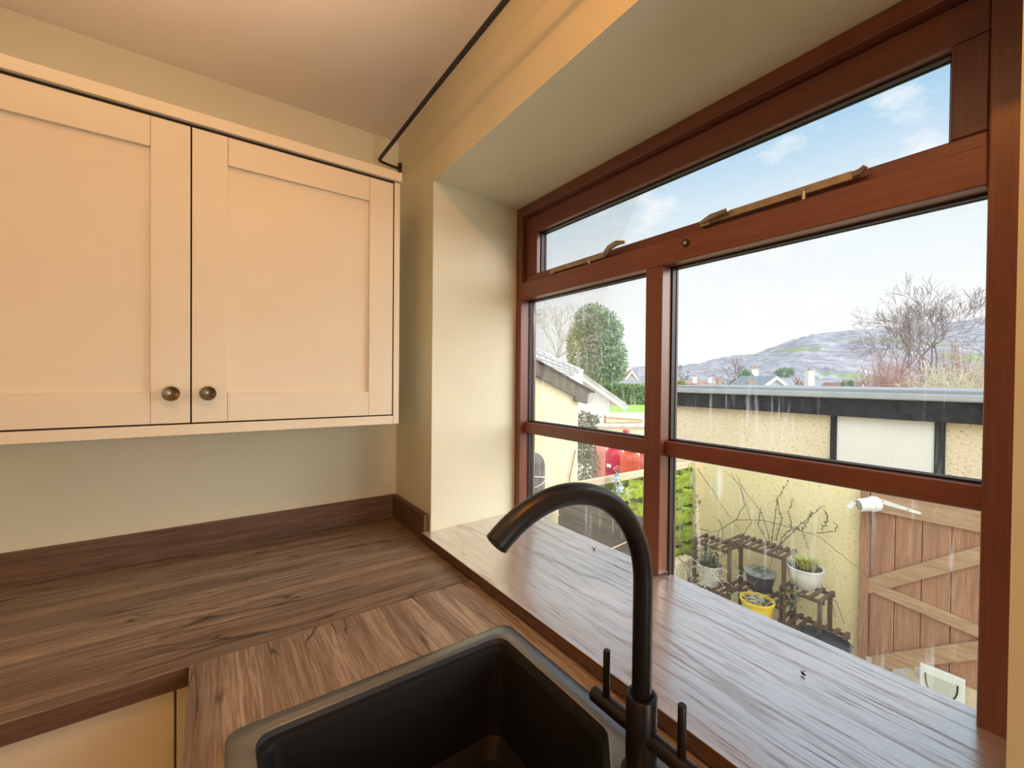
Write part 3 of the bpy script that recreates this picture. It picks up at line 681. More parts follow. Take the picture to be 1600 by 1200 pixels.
pr = [(.075, GZ), (.075, rp_.z + .05)] + [(.075 * math.cos(a), rp_.z + .05 + .10 * math.sin(a)) for a in [math.radians(x) for x in (15, 30, 45, 60, 75, 88)]] + [(0, rp_.z + .15)]
obj('post', MB().lathe(pr, (rp_.x - .03, .74, 0), 24), M['dark_grey'], gp, True)
cd = MB(); cx_, cz_ = rp_.x - .03, rp_.z - .01
cd.tube([(cx_ + .079 * math.cos(a), .74 + .079 * math.sin(a), cz_ + .006 * math.sin(2 * a)) for a in [2 * math.pi * i / 24 for i in range(25)]], .005, 6)
cd.tube([(cx_ + .079 * math.cos(a), .74 + .079 * math.sin(a), cz_ - .03 - .07 * abs(math.sin(a * .5 + .5))) for a in [2 * math.pi * i / 24 for i in range(25)]], .004, 6)
obj('cord', cd, M['cord'], gp)
ca = at_x(1000, 838, 1.5); cb = at_x(936, 866, 1.25)
tag(obj('garden_cane', MB().tube([at_x(990, 842, 1.585), cb, cb + (cb - ca) * 1.5], .004, 6), M['pale_wood']), 'thin pale cane leaning across the dark plank screen', 'cane')
# stick leaning on the cream wall and cream block under the planter
s0, s1 = at_y(890, 748, .885), at_y(899, 703, .885)
tag(obj('leaning_stick', MB().tube([(s0.x - .02, .80, s0.z - 1.0 if s0.z - 1.0 > GZ else GZ), s0, s1], .005, 6), M['twig']), 'thin bare stick leaning against the cream outbuilding corner', 'stick')
bl0 = at_y(1053, 880, .76); bl1 = at_y(1074, 880, .76)
tag(obj('stone_block', MB().box(bl0.x - .18, bl1.x, .70, .80, GZ, bl0.z + .03), M['cream_render'], None, bevel=.012), 'pale cream block standing under the lime green pockets', 'block')

# toy flower on the fence
f0 = at_y(963, 752, .80)
tw = thing('garden_windmill', 'pale blue-grey plastic flower windmill in front of the lime green fence', 'ornament', (f0.x, .80, .1))
obj('stick', MB().tube([(f0.x, .81, -.2), (f0.x, .81, f0.z)], .005, 6), M['pale_wood'], tw)
for (du, dv, rr) in ((962, 746, .055), (966, 762, .06), (963, 780, .05)):
    q = at_y(du, dv, .79); pm = MB()
    for k in range(7):
        a = 2 * math.pi * k / 7; d = Vector((math.cos(a), -.25, math.sin(a))); pm.leaf(q, d, (0.3, -1, .2), rr, rr * .8)
    obj('petals', pm, M['blue_grey'], tw, fix=False)
q = at_y(967, 790, .79); obj('pink_knob', MB().lathe([(.012, -.02), (.028, 0), (.012, .022), (0, .024)], q, 12), M['pink'], tw, True)
for (du, dv) in ((975, 770), (985, 765), (980, 778)):
    q2 = at_y(du, dv, .80); 
w_ = MB(); w_.tube([at_y(970, 785, .80), at_y(978, 770, .79), at_y(990, 764, .80)], .003, 5); w_.tube([at_y(972, 768, .80), at_y(984, 774, .79), at_y(982, 784, .80)], .003, 5); obj('wire', w_, M['cord'], tw)

# ------------------------------------------------------------------ plant stand with pots
st = thing('plant_stand', 'brown slatted wooden tiered plant stand against the yellow wall', 'plant stand', (3.2, .1, GZ))
slat_me = MB().box(-.5, .5, -.5, .5, -.5, .5).mesh('slat', M['stand'])
X0, X1 = 3.08, 3.30
def shelf(y0, y1, z, n):
    obj('rail', MB().box(X0, X0 + .016, y0, y1, z - .028, z - .004), M['stand'], st); obj('rail', MB().box(X1 - .016, X1, y0, y1, z - .028, z - .004), M['stand'], st)
    for i in range(n):
        y = y0 + .018 + (y1 - y0 - .036) * i / (n - 1)
        piece('slat', slat_me, st, ((X0 + X1) / 2, y, z + .003), (0, 0, rnd.uniform(-.04, .04)), (X1 - X0 + .03, .026, .012))
def legs(y, z0, z1):
    for x in (X0 + .01, X1 - .01): obj('leg', MB().box(x - .011, x + .011, y - .014, y + .014, z0, z1), M['stand'], st, bevel=.002)
zs_top = .07; shelf(-.17, .29, zs_top, 9)
shelf(-.17, .29, -.33, 8); shelf(.27, .62, -.03, 6); shelf(.27, .66, -.42, 7); shelf(-.43, -.14, -.165, 5); shelf(-.53, -.12, -.435, 7)
legs(.275, GZ, zs_top); legs(-.155, GZ, zs_top); legs(.60, GZ, -.03); legs(-.40, -.435, -.165); legs(-.50, GZ, -.435); legs(-.14, GZ, -.165)
def pot(name, label, c, rt_, h, mat, rimmat, plant, taper=.68, bowl=False):
    t = thing(name, label, 'potted plant', c); x, y, z = c
    if bowl: prof = [(rt_ * .5, 0), (rt_ * .55, .01), (rt_ * .80, h * .35), (rt_ * .95, h * .7), (rt_ * .98, h * .9)]
    else: prof = [(rt_ * taper, 0), (rt_ * (taper + .02), .004), (rt_ * .95, h * .88)]
    prof += [(rt_ * 1.02, h * .9), (rt_ * 1.05, h * .94), (rt_ * 1.04, h), (rt_ * .93, h), (rt_ * .90, h * .86), (0, h * .86)]
    obj('pot', MB().lathe(prof, c, 28), M[mat], t, True)
    if rimmat: obj('rim', MB().lathe([(rt_ * 1.055, h * .93), (rt_ * 1.06, h * 1.005), (rt_ * .93, h * 1.005)], c, 28), M[rimmat], t, True)
    obj('soil', MB().lathe([(rt_ * .905, h * .85), (rt_ * .90, h * .90), (rt_ * .5, h * .93), (0, h * .94)], c, 20), M['soil'], t, True)
    lf = MB(); rn = random.Random(hash(name + label) % 999 if False else len(label))
    if plant == 'grass':
        for k in range(190):
            a = rn.uniform(0, 6.28); r0 = rn.uniform(0, rt_ * .6); d = Vector((math.cos(a) * rn.uniform(.2, 1), math.sin(a) * rn.uniform(.2, 1), rn.uniform(.5, 1.4)))
            lf.leaf((x + r0 * math.cos(a), y + r0 * math.sin(a), z + h * .92), d, (0, 0, 1), rn.uniform(.05, .12), .011)
        o = obj('leaves', lf, M['leaf_yellow'], t, fix=False); o['kind'] = 'stuff'
    elif plant == 'bush':
        for k in range(260):
            a = rn.uniform(0, 6.28); r0 = abs(rn.gauss(0, rt_ * .6)); zz = abs(rn.gauss(0, .06))
            lf.leaf((x + r0 * math.cos(a), y + r0 * math.sin(a), z + h * .95 + zz), (rn.uniform(-1, 1), rn.uniform(-1, 1), rn.uniform(-.2, .9)), (0, 0, 1), rn.uniform(.02, .05), .018)
        o = obj('leaves', lf, M['leaf_dull'], t, fix=False); o['kind'] = 'stuff'
    else:
        for k in range(45):
            a = rn.uniform(0, 6.28); r0 = rn.uniform(0, rt_ * .75); p = Vector((x + r0 * math.cos(a), y + r0 * math.sin(a), z + h * .92)); d = Vector((rn.uniform(-1, 1), rn.uniform(-1, 1), rn.uniform(.0, .6))).normalized() * rn.uniform(.04, .10)
            lf.tube([p, p + d * .5 + Vector((0, 0, .008)), p + d], .0022, 4)
        o = obj('dry_stems', lf, M['twig_pale' if plant == 'dry' else 'leaf_mid'], t, fix=False); o['kind'] = 'stuff'
    return t
pot('potted_grass', 'white pot of yellow-green spiky grass on the right side shelf of the stand', (3.19, -.265, -.154), .122, .165, 'white_pot', None, 'grass', bowl=True)
pot('potted_plant', 'dark slate pot with a grey rim under the top shelf of the stand', (3.17, .055, -.318), .112, .175, 'dark_pot', 'pot_rim', 'sprigs', bowl=True)
YP = at_x(1183, 936, 2.93)
pot('potted_plant', 'bright yellow plastic pot of dry stems low in front of the stand', (YP.x, YP.y, YP.z - .215), .118, .215, 'yellow_pot', None, 'dry', .72)
struct('pot_plinth', MB().box(YP.x - .09, YP.x + .09, YP.y - .1, YP.y + .1, GZ, YP.z - .216), M['soil'], bevel=.01)  # unseen plinth holding up the yellow pot
pot('potted_plant', 'greyish white pot with dull green leaves at the left end of the stand', (3.14, .48, -.408), .108, .185, 'white_pot', None, 'bush', .72)
# dark oval trough on the ground
to = at_x(1283, 1004, 3.0); tro = thing('garden_trough', 'dark oval trough on the ground beneath the right end of the stand', 'trough', (3.06, to.y, to.z - .10))
el = MB(); el.lathe([(.8, 0), (.9, .3), (1, 1), (.93, 1), (.88, .8), (0, .8)], (0, 0, 0), 24); el.v = [(3.06 + p[0] * .09, to.y + p[1] * .17, to.z - .10 + p[2] * .13) for p in el.v]; obj('tub', el, M['dark_pot'], tro, True)
tro2 = MB().box(3.0, 3.12, to.y - .1, to.y + .1, GZ, to.z - .10); obj('feet', tro2, M['soil'], tro)

# climbing plant
cl = thing('climbing_plant', 'straggling bare climber with long arching stems on the yellow wall', 'climbing plant', (3.4, .1, GZ))
paths = [[(1165, 900), (1150, 850), (1175, 815), (1160, 770), (1143, 738)], [(1205, 860), (1190, 800), (1165, 770), (1150, 742)], [(1205, 862), (1208, 820), (1218, 775), (1231, 753)], [(1205, 865), (1240, 830), (1265, 808), (1285, 792)],
         [(1118, 850), (1125, 828), (1150, 813), (1190, 812), (1240, 826), (1275, 836), (1308, 862), (1342, 888), (1358, 905)], [(1268, 800), (1262, 815), (1252, 830), (1262, 856)], [(1089, 732), (1110, 762), (1135, 800), (1158, 832)],
         [(1210, 870), (1222, 840), (1238, 825), (1252, 828)], [(1282, 915), (1298, 935), (1306, 965)], [(1281, 918), (1305, 940), (1320, 975)], [(1290, 800), (1293, 815), (1284, 828)], [(1275, 832), (1305, 830), (1309, 822), (1302, 815)],
         [(1122, 810), (1130, 830), (1128, 850)], [(1200, 850), (1185, 820), (1188, 795)], [(1213, 845), (1220, 810), (1217, 790), (1213, 778)], [(1238, 830), (1232, 800), (1238, 780)], [(1150, 812), (1163, 790), (1158, 760), (1132, 735)], [(1095, 825), (1112, 832), (1125, 828)],
         [(1160, 905), (1178, 912), (1200, 895), (1207, 870)], [(1070, 890), (1085, 905), (1098, 925)], [(1058, 870), (1075, 882), (1082, 888)]]
rl = random.Random(9); lv_ = MB()
for pi, p in enumerate(paths):
    pts = [at_x(u, v, 3.40 + rl.uniform(-.05, .05) if pi < 18 else 3.05) for u, v in p]
    fine = []
    for i in range(len(pts) - 1):
        for k in range(4):
            t = k / 4; fine.append(pts[i].lerp(pts[i + 1], t) + Vector((rl.uniform(-.01, .01), rl.uniform(-.006, .006), rl.uniform(-.006, .006))))
    fine.append(pts[-1]); n = len(fine)
    obj('stem', MB().tube(fine, [.0042 * (1 - .6 * i / n) for i in range(n)], 5), M['stem'], cl, fix=False)
    if pi in (2, 3, 5, 7, 10, 14, 13, 15):
        for q in fine:
            for k in range(3): lv_.leaf(q, (rl.uniform(-1, 1), rl.uniform(-1, 1), rl.uniform(-.3, .9)), (0, 0, 1), rl.uniform(.015, .032), .013)
for k in range(70):
    q = at_x(rl.uniform(1225, 1250), rl.uniform(905, 950), 3.02); lv_.leaf(q, (rl.uniform(-1, 1), rl.uniform(-1, 1), rl.uniform(-1, .6)), (0, 0, 1), .035, .016)
o = obj('leaves', lv_, M['leaf_mid'], cl, fix=False); o['kind'] = 'stuff'
# low trailing clutter by the left pot
tg = MB(); tl = MB()
for k in range(60):
    q = at_x(rl.uniform(1065, 1160), rl.uniform(885, 960), 3.0 + rl.uniform(-.1, .1)); d = Vector((rl.uniform(-.3, .3), rl.uniform(-1, 1), rl.uniform(-.5, .7))) * .10
    tg.tube([q, q + d * .5 + Vector((0, 0, .015)), q + d], .0022, 4)
    if k % 2: tl.leaf(q + d, d, (0, 0, 1), .035, .016)
tgo = thing('trailing_stems', 'tangle of trailing stems and small leaves left of the yellow pot', 'plant', (3.0, .4, GZ)); a = obj('stems', tg, M['cord'], tgo, fix=False); a['kind'] = 'stuff'; a = obj('leaves', tl, M['leaf_mid'], tgo, fix=False); a['kind'] = 'stuff'

# ------------------------------------------------------------------ beyond the left fence: gas bottles, shrubs, low wall, white house
def gas(label, u, vtop, D, r, mat, extra=False):
    q = at_d(u, vtop, D); base_z = GZ - .01; H = q.z - base_z
    t = thing('gas_cylinder', label, 'gas cylinder', (q.x, q.y, base_z))
    hs = H - .19
    prof = [(r * .9, 0), (r, .03), (r, hs * .5)] + [(r * 1.012, hs * .86), (r * 1.012, hs * .875), (r, hs * .88)] + [(r * math.cos(a), hs * .88 + (hs * .12 + .04) * math.sin(a)) for a in [math.radians(k) for k in (15, 30, 45, 58, 70, 80)]] + [(0, hs + .04)]
    c = (q.x, q.y, base_z)
    obj('body', MB().lathe(prof, c, 24), M[mat], t, True)
    rr = r * .64; cg = MB()
    for a0, a1 in ((20, 100), (140, 220), (260, 340)):
        pl = []
        for k in range(7):
            a = math.radians(a0 + (a1 - a0) * k / 6); pl.append((q.x + rr * math.cos(a), q.y + rr * math.sin(a)))
        pl2 = [(q.x + (p[0] - q.x) * .93, q.y + (p[1] - q.y) * .93) for p in reversed(pl)]
        cg.prism(pl + pl2, base_z + hs - .03, base_z + H)
    cg.lathe([(rr, H - .06), (rr, H), (rr * .93, H), (rr * .93, H - .06)], c, 20, closed=True)
    obj('valve_guard', cg, M[mat], t)
    obj('valve', MB().lathe([(.02, hs + .03), (.02, hs + .12), (.03, hs + .13), (.03, hs + .17), (0, hs + .17)], c, 12), M['brass'], t, True)
    if extra:
        dv = Vector((CAM.x - q.x, CAM.y - q.y, 0)).normalized(); sd = Vector((-dv.y, dv.x, 0))
        def decal(nm, ang, zc, w, h, rot=False):
            n_ = (dv * math.cos(ang) + sd * math.sin(ang)); s_ = Vector((-n_.y, n_.x, 0)); ctr = Vector(c) + n_ * (r + .004) + Vector((0, 0, zc)); z_ = Vector((0, 0, 1))
            cor = [(-w, -h), (w, -h), (w, h), (-w, h)] if not rot else [(-w, 0), (0, -h), (w, 0), (0, h)]
            vs = [ctr + s_ * a + z_ * b for a, b in cor] + [ctr - n_ * .02 + s_ * a + z_ * b for a, b in cor]
            return obj(nm, MB().add(vs, [(0, 1, 2, 3), (7, 6, 5, 4), (0, 4, 5, 1), (1, 5, 6, 2), (2, 6, 7, 3), (3, 7, 4, 0)]), M['sticker'] if nm != 'hazard_mark' else M[mat], t), ctr, n_, s_
        decal('label', -.62, hs * .62, .055, .035)
        o1, ctr, n_, s_ = decal('hazard_label', .35, hs * .55, .085, .085, True)
        cor = [(-.066, 0), (0, -.066), (.066, 0), (0, .066)]; c2 = ctr + n_ * .002
        obj('hazard_mark', MB().add([c2 + s_ * a + Vector((0, 0, b)) for a, b in cor] + [c2 + n_ * .002 + s_ * a + Vector((0, 0, b)) for a, b in cor], [(0, 1, 2, 3), (7, 6, 5, 4), (0, 4, 5, 1), (1, 5, 6, 2), (2, 6, 7, 3), (3, 7, 4, 0)]), M[mat], o1)
        fl_ = MB()
        for a, b, s in ((0, .012, .02), (-.012, -.004, .014), (.012, -.002, .014)): fl_.lathe([(s * .6, 0), (s * .5, .003), (0, .003)], c2 + n_ * .003 + s_ * a + Vector((0, 0, b)), 8, n_)
        obj('hazard_flame', fl_, M['sticker'], o1)
        obj('base_band', MB().lathe([(r + .001, hs * .44), (r + .002, hs * .46), (r + .002, hs * .56), (r + .001, hs * .58)], c, 24), plain('dark_red_band', (.35, .01, .03), .4), t, True)
    return t
gas('faded pinkish red gas cylinder at the left end of the row', 939, 684, 9.8, .185, 'gas_pink')
gas('crimson gas cylinder bearing a white label and diamond hazard sticker', 960, 688, 9.0, .185, 'gas_red', True)
gas('orange-red gas cylinder third from the left behind the fence', 985, 693, 8.3, .19, 'gas_orange')
gas('pinkish red gas cylinder half hidden by the window mullion', 1009, 700, 8.6, .185, 'gas_pink')

def foliage(name, label, cat, blobs, n, L, mat, trunk=None, group=None, part_name='foliage', mats=None):
    rn = random.Random(len(label) * 7 + n); allp = [b[0] for b in blobs]
    cz = min(p.z - b[1][2] for p, b in zip(allp, blobs)); c0 = sum(allp, Vector()) / len(allp)
    t = thing(name, label, cat, (c0.x, c0.y, cz if trunk is None else trunk[0].z), group)
    tot = sum(b[1][0] * b[1][2] for b in blobs)
    for bi, (c, rad) in enumerate(blobs):
        m_ = MB(); cnt = int(n * rad[0] * rad[2] / tot)
        for k in range(cnt):
            d = Vector((rn.gauss(0, 1), rn.gauss(0, 1), rn.gauss(0, 1))).normalized(); rr = rn.uniform(.55, 1.03)
            p = c + Vector((d.x * rad[0], d.y * rad[1], d.z * rad[2])) * rr
            dd = (d + Vector((rn.uniform(-1, 1), rn.uniform(-1, 1), rn.uniform(-.8, .8)))).normalized()
            m_.leaf(p, dd, (rn.uniform(-1, 1), rn.uniform(-1, 1), rn.uniform(-1, 1)), L * rn.uniform(.6, 1.3), L * .55)
        o = obj(part_name, m_, M[mats[bi] if mats else mat], t, fix=False); o['kind'] = 'stuff'
    if trunk: obj('trunk', MB().tube([trunk[0], trunk[0].lerp(trunk[1], .5) + Vector((.05, .03, 0)), trunk[1]], [trunk[2], trunk[2] * .8, trunk[2] * .4], 8), M['bark_pale'], t, True)
    return t
v3 = lambda *a: Vector(a)
iv = at_d(915, 720, 6.2)
foliage('ivy_bush', 'leafy ivy bush between the cream outbuilding and the pink gas cylinder', 'shrub', [(at_d(911, 725, 6.2), (.10, .3, .40)), (at_d(912, 668, 6.6), (.11, .25, .24)), (at_d(911, 695, 6.4), (.10, .25, .3)), (at_d(927, 655, 6.8), (.09, .12, .06))], 3400, .045, 'leaf_dull', (v3(iv.x, iv.y, GZ), v3(iv.x, iv.y, iv.z), .03))

# terrace, low wall, lawn
tx, ty = at_d(960, 600, 12.4).x, at_d(960, 600, 12.4).y
def slab(name, pts, z0, z1, mat):
    m_ = MB(); m_.prism(pts, z0, z1); return struct(name, m_, M[mat])
e1 = Vector((RT.x, RT.y)).normalized(); e2 = Vector((FW.x, FW.y)).normalized()
def fl2(D, s): p = Vector((CAM.x, CAM.y)) + e2 * D + e1 * s; return (p.x, p.y)
slab('ground_terrace', [fl2(12.6, -1.5), fl2(12.6, 5.0), fl2(19, 7.0), fl2(19, -6), fl2(14, -6)], GZ, .02, 'gravel')
slab('ground_lawn', [fl2(19, -6), fl2(19, 7), fl2(27, 9), fl2(27, -8)], GZ, .03, 'lawn')
lw = thing('low_garden_wall', 'low cream garden wall with a pale weathered coping beyond the gas cylinders', 'wall', (fl2(12.2, 3)[0], fl2(12.2, 3)[1], GZ))
m_ = MB(); m_.prism([fl2(12.1, .9), fl2(12.1, 6), fl2(12.3, 6), fl2(12.3, .9)], GZ, .10); obj('wall', m_, M['cream_render'], lw)
m_ = MB(); m_.prism([fl2(12.0, .8), fl2(12.0, 6), fl2(12.4, 6), fl2(12.4, .8)], .10, .19); obj('coping', m_, M['stone_cap'], lw, bevel=.03)
rb_ = at_d(978, 676, 11.8); rbx = thing('red_box', 'small red box on a post in front of the low garden wall', 'box', (rb_.x, rb_.y, GZ - .01))
obj('box', MB().box(rb_.x - .07, rb_.x + .07, rb_.y - .06, rb_.y + .06, rb_.z - .13, rb_.z + .08), M['gas_red'], rbx, bevel=.015)
obj('post', MB().tube([(rb_.x, rb_.y, GZ - .01), (rb_.x, rb_.y, rb_.z - .13)], .02, 8), M['twig'], rbx)
sg = thing('timber_gate_panel', 'small brown timber side gate beyond the low garden wall', 'gate', (at_d(960, 662, 13.5).x, at_d(960, 662, 13.5).y, .0))
p0, p1 = at_d(945, 668, 13.4), at_d(1003, 668, 13.9)
obj('gate_post', MB().tube([(p0.x, p0.y, .02), (p0.x, p0.y, .34)], .045, 4), M['gate'], sg)
obj('panel_rail', MB().bar((p0.x, p0.y, .27), (p1.x, p1.y, .16), .05, .045), M['gate_rail'], sg); obj('panel_rail', MB().bar((p0.x, p0.y, .10), (p1.x, p1.y, .08), .05, .05), M['gate_rail'], sg)
obj('panel_board', MB().bar((p0.x, p0.y, .17), (p1.x, p1.y, .12), .02, .12), M['pale_wood'], sg)
# hedge
hc = MB(); rn = random.Random(3)
c0, c1 = fl2(26, 3.4), fl2(26, 9.6)
for k in range(5200):
    s = rn.uniform(3.2, 9.4); dd = rn.choice((25.0, 25.0, 25.0, 26.2)) + rn.uniform(-.08, .08); z = rn.uniform(.03, 1.16) if dd < 25.6 or rn.random() < .3 else 1.16
    if rn.random() < .25: dd = rn.uniform(25, 26.2); z = 1.16 + rn.uniform(-.04, .04)
    x, y = fl2(dd, s); hc.leaf((x, y, z), (rn.uniform(-1, 1), rn.uniform(-1, 1), rn.uniform(-.4, 1)), (rn.uniform(-1, 1), rn.uniform(-1, 1), .3), .13, .09)
hd = thing('clipped_hedge', 'long square clipped green hedge behind the bright lawn', 'hedge', (fl2(25.6, 6)[0], fl2(25.6, 6)[1], .03))
o = obj('leaves', hc, M['hedge'], hd, fix=False); o['kind'] = 'stuff'
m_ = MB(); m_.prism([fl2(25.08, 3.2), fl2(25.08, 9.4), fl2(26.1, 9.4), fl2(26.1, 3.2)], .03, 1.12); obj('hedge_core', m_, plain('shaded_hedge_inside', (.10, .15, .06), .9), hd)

# white gabled house
HD = 14.6
hz = lambda v, D=HD: 1.4497 - (v - 600) / FOC * D - .0109 * D * 0
def pu(u, D): return (u - 800) / FOC * D
wh = thing('white_house', 'white gabled house with wide white bargeboards behind the cream outbuilding', 'house', (fl2(HD + 1, 1.6)[0], fl2(HD + 1, 1.6)[1], .02))
def facing_prism(poly_uv, D0, D1):
    # polygon given as (sideways, height) in the plane facing the window, extruded away from it
    m2 = MB(); vs = []
    for D in (D0, D1):
        for s, z in poly_uv: x, y = fl2(D, s); vs.append((x, y, z))
    n = len(poly_uv)
    return m2.add(vs, [tuple(range(n))[::-1], tuple(range(n, 2 * n))] + [(i, (i + 1) % n, n + (i + 1) % n, n + i) for i in range(n)])
P = lambda u, v, D: (pu(u, D), at_d(u, v, D).z)
apx = P(902, 581, HD); eav = P(974, 633, HD); eavw = P(953, 622, HD)
le = (2 * apx[0] - eavw[0], eavw[1])
obj('wall', facing_prism([(eavw[0], .02), (eavw[0], eavw[1] + .1), (apx[0], apx[1] - .05), (le[0], le[1] + .1), (le[0], .02)], HD, HD + 5), M['white_render'], wh)
th = .20
obj('bargeboard', facing_prism([apx, (eav[0], eav[1] + .04), (eav[0], eav[1] - th * .8), (apx[0], apx[1] - th)], HD - .30, HD - .24), M['white_board'], wh)
lee = (2 * apx[0] - eav[0], eav[1])
obj('bargeboard', facing_prism([apx, (lee[0], lee[1] + .04), (lee[0], lee[1] - th * .8), (apx[0], apx[1] - th)], HD - .30, HD - .24), M['white_board'], wh)
obj('roof', facing_prism([(apx[0], apx[1] + .05), (eav[0] + .05, eav[1] + .06), (eav[0], eav[1] - .02), (apx[0], apx[1] - .03)], HD - .33, HD + 5.2), M['slate'], wh)
obj('roof', facing_prism([(apx[0], apx[1] + .05), (lee[0] - .05, lee[1] + .06), (lee[0], lee[1] - .02), (apx[0], apx[1] - .03)], HD - .33, HD + 5.2), M['slate'], wh)
obj('gutter', facing_prism([(eav[0] - .02, eav[1] - .06), (eav[0] + .10, eav[1] + .0), (eav[0] + .08, eav[1] - .10), (eav[0] - .0, eav[1] - .12)], HD - .3, HD + 5), M['white_board'], wh)
# slated wing roof to the left of the gable
wg = thing('slate_roof_wing', 'pale slate roof with visible courses rising above the cream outbuilding', 'roof', (fl2(12, .6)[0], fl2(12, .6)[1], .0))
A, B, C_, D_ = at_d(826, 541, 12.0), at_d(911, 580, 13.6), at_d(888, 592, 11.6), at_d(800, 590, 9.2)
rows, cols = 6, 9
sl_me = {}
for r in range(rows):
    for c in range(cols):
        sh = .5 * (r % 2)
        def PT(a, b): return (D_.lerp(C_, a)).lerp(A.lerp(B, a), b)
        a0, a1 = max(0, (c - sh) / cols), min(1, (c + 1 - sh) / cols - .012); b0, b1 = r / rows, min(1, (r + 1.25) / rows)
        nrm = (C_ - D_).cross(A - D_).normalized(); nrm = nrm if nrm.z > 0 else -nrm
        lift0, lift1 = nrm * .045, nrm * .012
        q = [PT(a0, b0) + lift0, PT(a1, b0) + lift0, PT(a1, b1) + lift1, PT(a0, b1) + lift1]
        vs = q + [p - nrm * .022 for p in q]
        obj('slate', MB().add(vs, [(0, 1, 2, 3), (7, 6, 5, 4), (0, 4, 5, 1), (1, 5, 6, 2), (2, 6, 7, 3), (3, 7, 4, 0)]), M['slate'], wg)
nn = (C_ - D_).cross(A - D_).normalized(); nn = nn if nn.z > 0 else -nn
deck = [A - nn * .02, B - nn * .02, C_ - nn * .02, D_ - nn * .02]; lowp = [v3(p.x, p.y, 0.0) for p in deck]
obj('gable_wall', MB().add(deck + lowp, [(0, 1, 2, 3), (7, 6, 5, 4), (0, 4, 5, 1), (1, 5, 6, 2), (2, 6, 7, 3), (3, 7, 4, 0)]), M['white_render'], wg)
obj('ridge', MB().tube([A, B], .05, 8), M['slate'], wg)

# ------------------------------------------------------------------ trees
def branches(m_, p, d, L, r, depth, rn, spread, up, tips, minr=.004):
    n = 3; pts = [p]; q = p.copy(); dd = d.copy(); rs = [r]
    for i in range(n):
        dd = (dd + Vector((rn.gauss(0, .13), rn.gauss(0, .13), rn.gauss(0, .08) + up * .08))).normalized(); q = q + dd * (L / n); pts.append(q.copy()); rs.append(max(minr, r * (1 - .4 * (i + 1) / n)))
    m_.tube(pts, rs, 5 if r > .03 else 3, False)
    if depth == 0: tips.append((q, dd)); return
    k = rn.choice((2, 3, 3)) if depth > 1 else rn.choice((3, 4))
    for j in range(k):
        ax_ = dd.orthogonal().normalized(); ax_.rotate(Matrix.Rotation(rn.uniform(0, 6.28), 3, dd)); nd = dd.copy(); nd.rotate(Matrix.Rotation(rn.uniform(.35, 1) * spread, 3, ax_))
        st_ = pts[rn.choice((1, 2, 3, 3))] if j else q
        branches(m_, st_, nd, L * rn.uniform(.62, .86), max(minr, r * rn.uniform(.5, .66)), depth - 1, rn, spread, up, tips, minr)
def bare_tree(name, label, base, H, mat, trunks, depth, spread, up, seed, r0, group=None, lean=.2, minr=.006):
    rn = random.Random(seed); t = thing(name, label, 'tree', base, group); tips = []
    for k in range(trunks):
        a = 2 * math.pi * k / max(1, trunks) + rn.uniform(-.3, .3); b_ = Vector(base) + Vector((math.cos(a), math.sin(a), 0)) * (r0 * 1.3 if trunks > 1 else 0)
        d = Vector((math.cos(a) * lean, math.sin(a) * lean, 1)).normalized(); m_ = MB()
        branches(m_, b_, d, H * .30, r0, depth, rn, spread, up, tips, minr)
        o = obj('trunk_and_branches', m_, M[mat], t, fix=False, origin=Vector(base))
    return t, tips
bt = at_d(1424, 604, 26); 
tree, tips = bare_tree('bare_tree', 'tall spreading leafless tree rising behind the garage roof', v3(bt.x, bt.y, -.3), 8.4, 'twig', 4, 6, .78, .55, 12, .10, lean=.40, minr=.0085)
for k in range(5):
    pass
def scrub(name, label, u0, u1, v0, v1, D, n, mat, seed, r=.012):
    rn = random.Random(seed); c = at_d((u0 + u1) / 2, 605, D); t = thing(name, label, 'shrub', (c.x, c.y, -.3)); m_ = MB(); W_ = (u1 - u0) / FOC * D; Hh = at_d(800, v0, D).z + .3
    for k in range(n):
        s = rn.uniform(-.36, .36); env = Hh * (1 - (abs(s) / .55) ** 2) * rn.uniform(.55, 1.0); dep = rn.uniform(-.8, .8)
        b = Vector((c.x, c.y, -.3)) + Vector((e1.x, e1.y, 0)) * (s * W_ * .5) + Vector((e2.x, e2.y, 0)) * dep
        tip = Vector((c.x, c.y, -.3 + env)) + Vector((e1.x, e1.y, 0)) * (s * W_ * 1.35 + rn.gauss(0, .15)) + Vector((e2.x, e2.y, 0)) * (dep * 1.4)
        mid = b.lerp(tip, .5) + Vector((rn.gauss(0, .1), rn.gauss(0, .1), .15)); m_.tube([b, mid, tip], [r * 1.6, r, r * .5], 3, False)
        for j in range(5):
            q = mid.lerp(tip, rn.uniform(0, 1)); m_.tube([q, q + Vector((rn.gauss(0, .2), rn.gauss(0, .2), rn.uniform(-.05, .35)))], [r * .7, r * .4], 3, False)
    o = obj('twigs', m_, M[mat], t, fix=False); o['kind'] = 'stuff'
scrub('reddish_shrub', 'reddish leafless shrub at the foot of the tall bare tree', 1342, 1440, 540, 605, 19, 210, 'twig_red', 5, .011)
scrub('pale_scrub', 'pale straw-coloured scrub at the right edge behind the garage', 1425, 1545, 553, 605, 15.5, 230, 'twig_pale', 6, .011)
scrub('pale_scrub', 'pinkish winter thicket on the right behind the tall bare tree', 1440, 1560, 520, 590, 34, 190, 'twig_red', 8, .014)
lt = at_d(832, 600, 22)
bare_tree('bare_tree', 'thin leafless tree left of the evergreen', v3(lt.x, lt.y, 0), 6.6, 'bark_pale', 2, 5, .8, .4, 21, .08, lean=.4, minr=.008)
D = 23
def eb(u, v, ru, rv): c = at_d(u, v, D); return (c, (ru / FOC * D, ru / FOC * D, rv / FOC * D))
